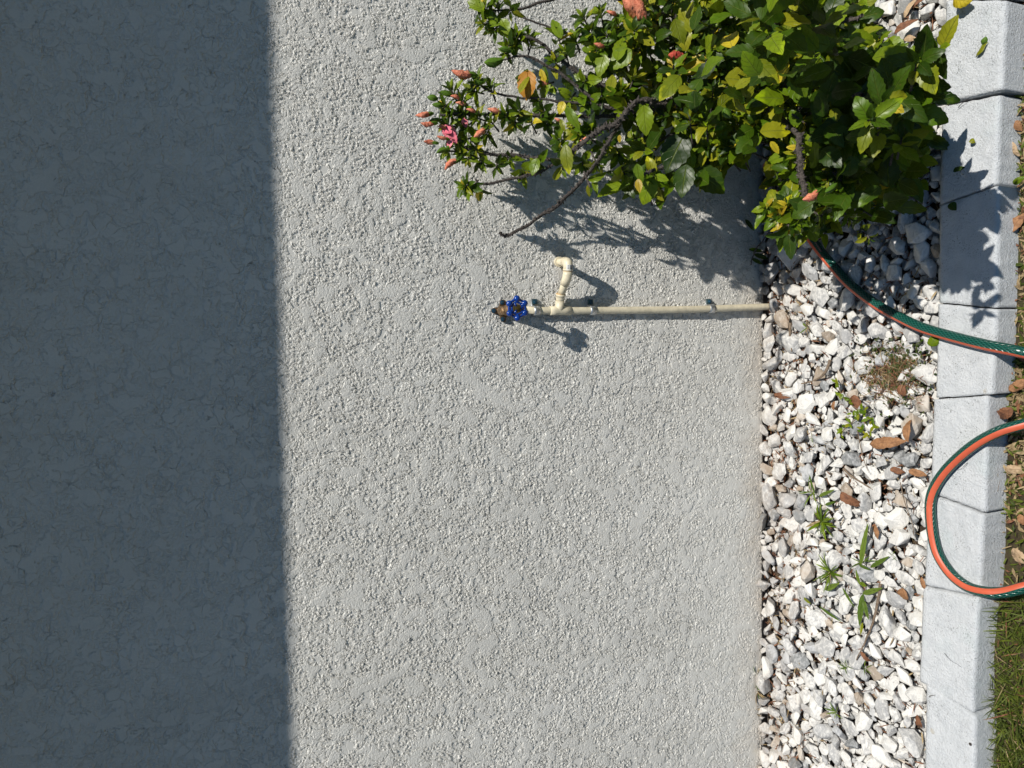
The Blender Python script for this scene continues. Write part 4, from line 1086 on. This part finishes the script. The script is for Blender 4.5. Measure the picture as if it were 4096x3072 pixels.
for a_ in [
 (3422, 1612, gt, 64, .1, 1, 'dead_b', 'round brown toothed leaf on gravel beside the green creeping weed', .85, .4, .1),
 (3565, 1768, gt+.004, 150, 1, -.12, 'dead_o', 'largest orange brown leaf, lying on the gravel near the hose loop', .34, .5, .2),
 (3650, 1715, gt+.008, 100, -.15, -1, 'dead_o', 'folded orange leaf standing up beside the largest fallen leaf', .40, .9, .7),
 (3432, 1995, gt, 95, .9, .8, 'dead_b', 'crumpled dark brown leaf on gravel above the grass tufts', .6, 1.4, .8),
 (3507, 2130, gt+.003, 62, .1, 1, 'dead_o', 'small oval tan leaf lying alone among white stones', .38, .3, .15),
 (3622, 2378, gt, 56, .3, 1, 'dead_o', 'curled orange leaf on gravel close to the hose loop bottom', .8, .7, .4),
 (3693, 2330, gt, 50, -.3, -1, 'dead_o', 'small bright orange leaf tucked against the edging block joint', .45, .3, .2),
 (3612, 1563, gt, 50, .3, 1, 'dead_b', 'small brown leaf in the creeping weed beside the white blocks', .75, .6, .3),
 (3335, 1625, gt, 45, -.2, 1, 'dead_o', 'slim orange brown leaf beside the light green weed stem', .4, .5, .5),
 (3132, 1575, gt, 60, .9, -.2, 'dead_b', 'brown curled leaf lying close to the bare foundation strip', .35, .8, .8),
 (3140, 1588, gt, 60, 1, .2, 'dead_b', 'dark brown leaf scrap between stones beside the foundation strip', .30, .8, .8),
 (3480, 2628, gt, 58, .6, .9, 'dead_b', 'dark brown curled leaf at the lower end of the dry twig', .45, 1.2, .9),
 (3640, 105, gt+.004, 95, .8, -.8, 'dead_b', 'reddish brown leaf on gravel beside the wide shrub tip', .4, .9, .7),
 (3655, 30, gt+.004, 85, .5, -1, 'dead_t', 'striped tan dry leaf on gravel at the picture edge', .3, .8, .6),
 (3642, 155, gt+.002, 56, 1, 0, 'dead_t', 'flat tan bark scrap on gravel under the pointed green leaf', .45, .2, .1),
 (3708, 345, gt, 60, -.1, 1, 'dead_o', 'orange leaf scrap between gravel and block near the wide gap', .35, .9, .6),
 (3705, 480, gt, 60, .9, .4, 'dead_o', 'pale orange leaf on gravel below the dark shrub leaves', .6, .5, .3),
 (3680, 15, gt, 50, .7, -1, 'dead_b', 'brown shredded leaf at the block edge in the corner', .5, 1.0, .8),
 (3690, 2890, gt, 70, .1, 1, 'dead_b', 'reddish brown leaf pressed against the block with the round hole', .45, .8, .6),
 (3600, 1880, gt, 60, .9, .3, 'dead_b', 'dark purple brown leaf half under stones by the hose loop', .5, .9, .6),
 (3680, 1890, gt, 70, .95, .3, 'dead_o', 'torn yellowish leaf lying against the block under the hose', .5, .8, .5),
 (4080, 1540, LZ+.018, 85, .9, -.5, 'dead_o', 'orange brown leaf on the lawn past the hose', .5, .4, .2),
 (4022, 1655, LZ+.03, 90, -.9, .5, 'dead_b', 'torn grey brown leaf leaning on the front of an edging block', .6, .6, .4),
 (4058, 1878, LZ+.014, 62, 1, .1, 'dead_t', 'pale tan leaf on the lawn inside the hose loop, nearest the block', .75, .5, .3),
 (4078, 2225, LZ+.014, 72, .6, .8, 'dead_t', 'beige ragged leaf on bare soil inside the hose loop', .8, .3, .2),
 (4072, 345, LZ+.014, 60, .2, 1, 'dead_t', 'tan leaf on the lawn in front of the wide gap', .6, .8, .5),
 (4078, 505, LZ+.014, 50, .5, .6, 'dead_o', 'orange leaf scrap on the lawn between the two tan leaves', .7, .8, .5),
 (4072, 600, LZ+.014, 70, .2, 1, 'dead_t', 'narrow folded tan leaf on lawn beside the shaded blocks', .4, .9, .6),
 (4076, 890, LZ+.014, 90, .5, -.8, 'dead_o', 'brown orange leaf on lawn beside the shrub shadow', .5, .6, .4),
 (4088, 2080, LZ+.014, 50, .3, 1, 'dead_o', 'small orange leaf at the picture edge inside the hose loop', .6, .5, .3),
]: dead(*a_[:8], *a_[8:])
dead(3930, 197, BZ+.012, 62, .8, -1, 'leaf_y', 'small yellow green leaf beside the fallen bud on a white block', .36, .2, .3)
dead(3850, 2, BZ+.03, 80, .9, .1, 'leaf_yy', 'yellow leaf above a white block at the picture edge', .8, .3, .2)
dead(3738, 1362, BZ+.004, 55, .4, -1, 'leaf_m', 'bright green leaf on the gravel tucked against the block by the hose', .75, .3, .2)
dead(3836, 676, BZ+.008, 42, .9, -.5, 'leaf_d', 'small green half leaf in the shade on a white block', .6, .4, .3)
dead(3815, 826, BZ+.006, 42, .6, 1, 'leaf_d', 'dark green leaf at the block joint in the shrub shadow', .8, .4, .3)
dead(3891, 565, BZ+.008, 26, 1, .1, 'leaf_y', 'tiny shrivelled green petal on a block beside the shadow tips', .9, .9, .6)
dead(4078, 720, LZ+.03, 50, .8, -.6, 'leaf_m', 'fresh bright green leaf on the lawn beside the block joint', .6, .4, .3)
# fallen bud
p0, p1 = G(3927, 186, BZ+.009), G(3944, 146, BZ+.013)
fb = empty('fallen_bud', p0, 'fallen green flower bud on its stalk lying on a white block', 'flower bud')
V, F, UV = spindle(p0.lerp(p1, .25), p1, .0105, 5, .5, crumple=.03, seed=4); np_mesh('bud', V, F, M['calyx'], fb, True, UV)
tube('stalk', [G(3905, 228, BZ+.008), p0, p0.lerp(p1, .3)], .0012, M['calyx'], fb, 8)
# twigs
def twig(pl, r, label, mat='twig', z=gt, name='dry_twig'):
    pts_ = catmull([G(x, y, z+.003*math.sin(i*2.1)) for i, (x, y) in enumerate(pl)], 6)
    c = pts_[0]; n_ = len(pts_)
    pts_ = [p + Vector(mnoise.noise_vector(p*60))*.0015 for p in pts_]
    V, F, UV, _ = sweep([p-c for p in pts_], [r*(1-.65*i/n_)*(1+.25*mnoise.noise(p*200)) for i, p in enumerate(pts_)], 8)
    o = np_mesh(name, [tuple(v) for v in V], F, M[mat]); o.location = c
    return tag(o, label, 'twig')
twig([(3522, 2335), (3512, 2400), (3498, 2470), (3480, 2520), (3450, 2590), (3425, 2640)], .0036, 'longest grey brown twig lying across the gravel bed')
twig([(3375, 1875), (3420, 1915), (3480, 1950), (3492, 1960)], .0028, 'short thick grey twig on gravel above the crumpled leaf')
twig([(3600, 1930), (3620, 2010), (3650, 2100), (3655, 2142)], .0012, 'long hair thin twig on gravel beside the hose loop')
twig([(3162, 1290), (3160, 1330), (3163, 1370), (3168, 1405)], .0042, 'reddish brown bark stick standing across the stones near the pipe', 'bark_dark' if False else 'twig')
twig([(3320, 1440), (3300, 1490), (3260, 1520), (3205, 1535)], .0042, 'curved grey weathered stick among the stones near the pipe')
twig([(3430, 1720), (3445, 1800), (3460, 1850), (3475, 1890)], .0013, 'thin forked brown twig below the light green weed')
twig([(3870, 1850), (3850, 1872), (3830, 1880)], .0005, 'tiny dark twig hair on the block under the hose', 'bark_dark', BZ+.003)
twig([(3777, 2612), (3800, 2640), (3845, 2668)], .0004, 'thin dark pine needle on the clean white block', 'bark_dark', BZ+.003)
twig([(3718, 2786), (3742, 2781)], .0008, 'short grey straw on the block with the round hole', 'bark_dark', BZ+.003)
twig([(3990, 1965), (4000, 1920)], .0006, 'bit of straw on the block front inside the hose loop', 'twig', BZ-.01)
twig([(3833, 430), (3855, 408), (3880, 392)], .0007, 'tiny forked twig caught in the wide gap', 'bark_dark', BZ+.005)

def blade_specs(x, y, z, n, L0, L1, wr=.10, spread=1.0, mi=0, up_=1.0):
    out = []
    c = G(x, y, z)
    for _ in range(n):
        d = Vector((rnd.gauss(0, spread), rnd.gauss(0, spread)-.15, up_*rnd.uniform(.3, 1.1)))
        L = rnd.uniform(L0, L1)
        out.append((c+Vector((rnd.uniform(-.004, .004), rnd.uniform(-.004, .004), 0)), d, Vector((0, 0, 1))+rv()*.5, L, L*wr*rnd.uniform(.7, 1.3), rnd.uniform(.2, 1.3), .25, mi))
    return out
def plant(name, specs_, mats, label, cat, loc, group=None):
    V, F, uv, MI = leaf_arrays(specs_); o = np_mesh(name, np.array(V)-np.array(tuple(loc)), F, mats, None, True, uv, MI); o.location = loc
    return tag(o, label, cat, group)
GM = [M['grass'], M['straw'], M['leaf_m'], M['leaf_y']]
for x, y, n, L0, L1, lb in ((3290, 2085, 34, .025, .05, 'bushy green grass tuft in gravel above the dry grass stem'), (3325, 2290, 34, .025, .055, 'curling green grass tuft in gravel below a dry stem'), (3450, 2250, 4, .03, .05, 'few blades of grass low in the gravel beside the broad blade'),
                            (3030, 2760, 30, .02, .05, 'dry tangled weed at the foot of the wall'), (3035, 2700, 20, .02, .04, 'olive moss and grass clump against the wall foot'), (3385, 2668, 14, .012, .024, 'tiny green sprout beside the end of the longest twig'),
                            (3464, 2675, 10, .012, .024, 'tiny yellow green sprout by the dark curled leaf'), (3020, 2845, 18, .02, .035, 'brown dead grass knot nearest the wall'), (3345, 2850, 10, .015, .035, 'fine grass fan between white stones low in the bed'), (3250, 1965, 5, .03, .05, 'sparse grass sprig with pointed blades among stones'),
                            (3250, 1755, 8, .010, .020, 'tiny yellow green seedling on bare soil patch'), (3225, 1310, 14, .012, .03, 'dry mossy tuft between stones beside the pipe'), (3575, 2225, 8, .008, .014, 'dark moss button between white stones')):
    dry = lb.startswith(('dry', 'brown dead'))
    c = G(x, y, .03)
    sp = blade_specs(x, y, .036, n, L0, L1, .10 if not 'bushy' in lb else .14, .9)
    sp = [s[:7]+((1 if rnd.random() < (.8 if dry else .12) else (0 if rnd.random() < .6 else 2)),) for s in sp]
    plant('grass_tuft', sp, GM, lb, 'grass tuft', c)
# broad blades
def broad(items_, label):
    c = G(*items_[0][:2], gt)
    sp = []
    for (x0, y0, x1, y1, wpx, mi) in items_:
        a_, b_ = G(x0, y0, gt+.004), G(x1, y1, gt+.016); L = (b_-a_).length
        sc = (a_-CP).dot(Fv)/FPX
        sp.append((a_, b_-a_, Vector((.1, -.3, 1)), L, wpx*sc*.95, .25, .18, mi))
    return plant('broadleaf_grass', sp, GM, label, 'grass', c)
broad([(3443, 2262, 3462, 2095, 24, 0), (3435, 2258, 3475, 2280, 14, 0), (3482, 2270, 3548, 2228, 20, 0)], 'long upright broad grass blade with two side blades, in the gravel')
broad([(3450, 2375, 3520, 2355, 24, 0), (3452, 2375, 3430, 2510, 28, 0), (3455, 2400, 3470, 2480, 20, 0), (3440, 2340, 3420, 2280, 14, 0), (3440, 2330, 3462, 2345, 20, 2), (3450, 2490, 3440, 2540, 14, 3), (3370, 2350, 3412, 2430, 12, 0)], 'sprawling broad grass beside the longest twig')
broad([(3300, 2360, 3350, 2335, 24, 0), (3278, 2425, 3358, 2490, 12, 0), (3215, 2390, 3238, 2415, 14, 3)], 'flat grass blades in the gravel under the curling tuft')
broad([(3275, 1985, 3330, 1960, 16, 0), (3260, 1975, 3232, 1900, 10, 0), (3300, 2020, 3335, 2008, 14, 0)], 'pointed grass blades beside the crumpled dark leaf')
# light green seedling chain
sp = []
for x, y in ((3350, 1535), (3365, 1580), (3395, 1605), (3460, 1640), (3430, 1665), (3400, 1690), (3370, 1710), (3365, 1740), (3480, 1680), (3490, 1700), (3450, 1720), (3475, 1735), (3440, 1640), (3410, 1660)):
    for _ in range(4):
        c = G(x+rnd.uniform(-8, 8), y+rnd.uniform(-8, 8), gt+rnd.uniform(0, .008))
        d = Vector((rnd.gauss(0, 1), rnd.gauss(0, 1), .4)); L = rnd.uniform(.010, .020)
        sp.append((c, d, Vector((0, -.3, 1))+rv()*.3, L, L*.45, .3, .2, 3 if rnd.random() < .45 else 2))
c = G(3420, 1660, gt)
pl_ = empty('seedling_weed', c, 'light green creeping weed with small oval leaves trailing over gravel', 'weed')
V, F, uv, MI = leaf_arrays(sp); np_mesh('leaves', V, F, GM, pl_, True, uv, MI)
tube('stem', catmull([G(x, y, gt+.002) for x, y in ((3350, 1530), (3368, 1585), (3400, 1615), (3440, 1650), (3420, 1680), (3375, 1720), (3366, 1745))], 5), .0011, M['twig'], pl_, 6)
# grey green creeping mat
sp = []
for _ in range(900):
    r = abs(rnd.gauss(0, 1)); a_ = rnd.uniform(0, 6.28)
    x = 3585+math.cos(a_)*r*90; y = 1475+math.sin(a_)*r*85
    if x > 3738 or x < 3400 or y < 1345: continue
    c = G(x, y, gt-.012+rnd.uniform(0, .012)); L = rnd.uniform(.005, .010)
    sp.append((c, Vector((rnd.gauss(0, 1), rnd.gauss(0, 1), .3)), Vector((0, -.3, 1))+rv()*.4, L, L*.5, .3, .2, 0 if rnd.random() < .8 else 2))
for _ in range(620):
    x = rnd.gauss(3560, 62); y = rnd.gauss(1500, 48); c = G(x, y, gt-.012+rnd.uniform(0, .016)); L = rnd.uniform(.012, .035)
    sp.append((c, Vector((rnd.gauss(0, 1), rnd.gauss(0, 1), .2)), Vector((0, 0, 1))+rv()*.5, L, .0013, .5, .2, 1 if rnd.random() < .45 else 3))
MW = [mat_leaf('mat_weed_leaf', (.05, .065, .025), (.11, .125, .05)), M['straw'], M['leaf_d'], M['dead_b']]
plant('creeping_weed', sp, MW, 'grey green creeping weed mat with brown dead centre, in gravel by the blocks', 'weed', G(3580, 1470, gt))
# litter of needles and fibres between the stones
sp = []
for _ in range(5000):
    y = rnd.uniform(-50, 3120); x = rnd.uniform(3060, 3750) if rnd.random() < .5 else rnd.gauss(3140, 60)
    L = rnd.uniform(.006, .028); c = G(x, y, rnd.uniform(.010, .030))
    if c.y > -.004: continue
    sp.append((c, Vector((rnd.gauss(0, 1), rnd.gauss(0, 1), rnd.gauss(0, .25))), Vector((0, 0, 1))+rv()*.5, L, rnd.uniform(.0008, .004), rnd.uniform(-.8, .8), .2, 0 if rnd.random() < .7 else 1))
o = plant('leaf_litter', sp, [M['dead_b'], M['straw']], 'brown needles and leaf crumbs between the stones', 'litter', G(3400, 1500, 0)); o['kind'] = 'stuff'

# lawn grass
sp = []
def dens(y):      # how grassy the strip is along the picture
    return 1.0 if y > 2380 else (.18 if 2080 < y < 2380 else (.6 if y > 1950 else .75))
for _ in range(14000):
    y = rnd.uniform(-150, 3250); x = 4140-rnd.uniform(0, 230) if rnd.random() < .8 else rnd.uniform(3900, 4500)
    c = G(x, y, LZ+.002)
    xo = np.interp(y, [0, 400, 740, 1236, 1580, 2055, 2390, 2860, 3130], [4021, 4000, 3990, 3985, 3960, 3935, 3915, 3893, 3893])
    lim = G(xo, y, BZ)
    if c.y > lim.y-.004: continue
    if rnd.random() > dens(y): continue
    if y > 2380:
        L = rnd.uniform(.02, .070) if rnd.random() < .40 else rnd.uniform(.006, .018); wd = rnd.uniform(.0010, .0030); mi = 0 if rnd.random() < .88 else (1 if rnd.random() < .6 else 2)
        d = Vector((rnd.gauss(0, .8), rnd.gauss(-.1, .8), rnd.uniform(.3, 1.2)))
    else:
        L = rnd.uniform(.006, .024); wd = L*rnd.uniform(.12, .32); t_ = rnd.random(); mi = 0 if t_ < .42 else (1 if t_ < .88 else 2)
        d = Vector((rnd.gauss(0, 1), rnd.gauss(0, 1), rnd.uniform(0, .7)))
    sp.append((c+Vector((0, 0, rnd.uniform(0, .010))), d, Vector((0, 0, 1))+rv()*.6, L, wd, rnd.uniform(0, 1.2), .2, mi))
LG = [mat_leaf('lawn_blade', (.04, .062, .008), (.15, .19, .025), gloss=.5, vein=(.18, .2, .05)), M['straw'], M['dead_b']]
o = plant('grass', sp, LG, 'short patchy lawn grass with moss and thatch beside the white blocks', 'grass', G(4050, 1500, LZ)); o['kind'] = 'stuff'

# red capped pale stake behind the shrub
p = W(3080, 655, .10)
rs = empty('garden_stake', Vector((p.x, p.y, 0)), 'pale grooved stake with a red plastic cap behind the shrub leaves', 'garden stake')
a_, b_ = W(3084, 628, .16), W(3103, 703, .15)
V, F, UV = spindle(W(3060, 668, .13), W(3118, 640, .12), .030, 3, .2, crumple=.02, seed=3); np_mesh('red_cap', V, F, M['red'], rs, True, UV)
multi('stake_post', [([a_, a_.lerp(b_, .5), b_], [.0042, .0052, .0085])], M['pale'], rs, 10)
print('leaves', len(specs), 'stones', len(items), 'solo', len(solo))
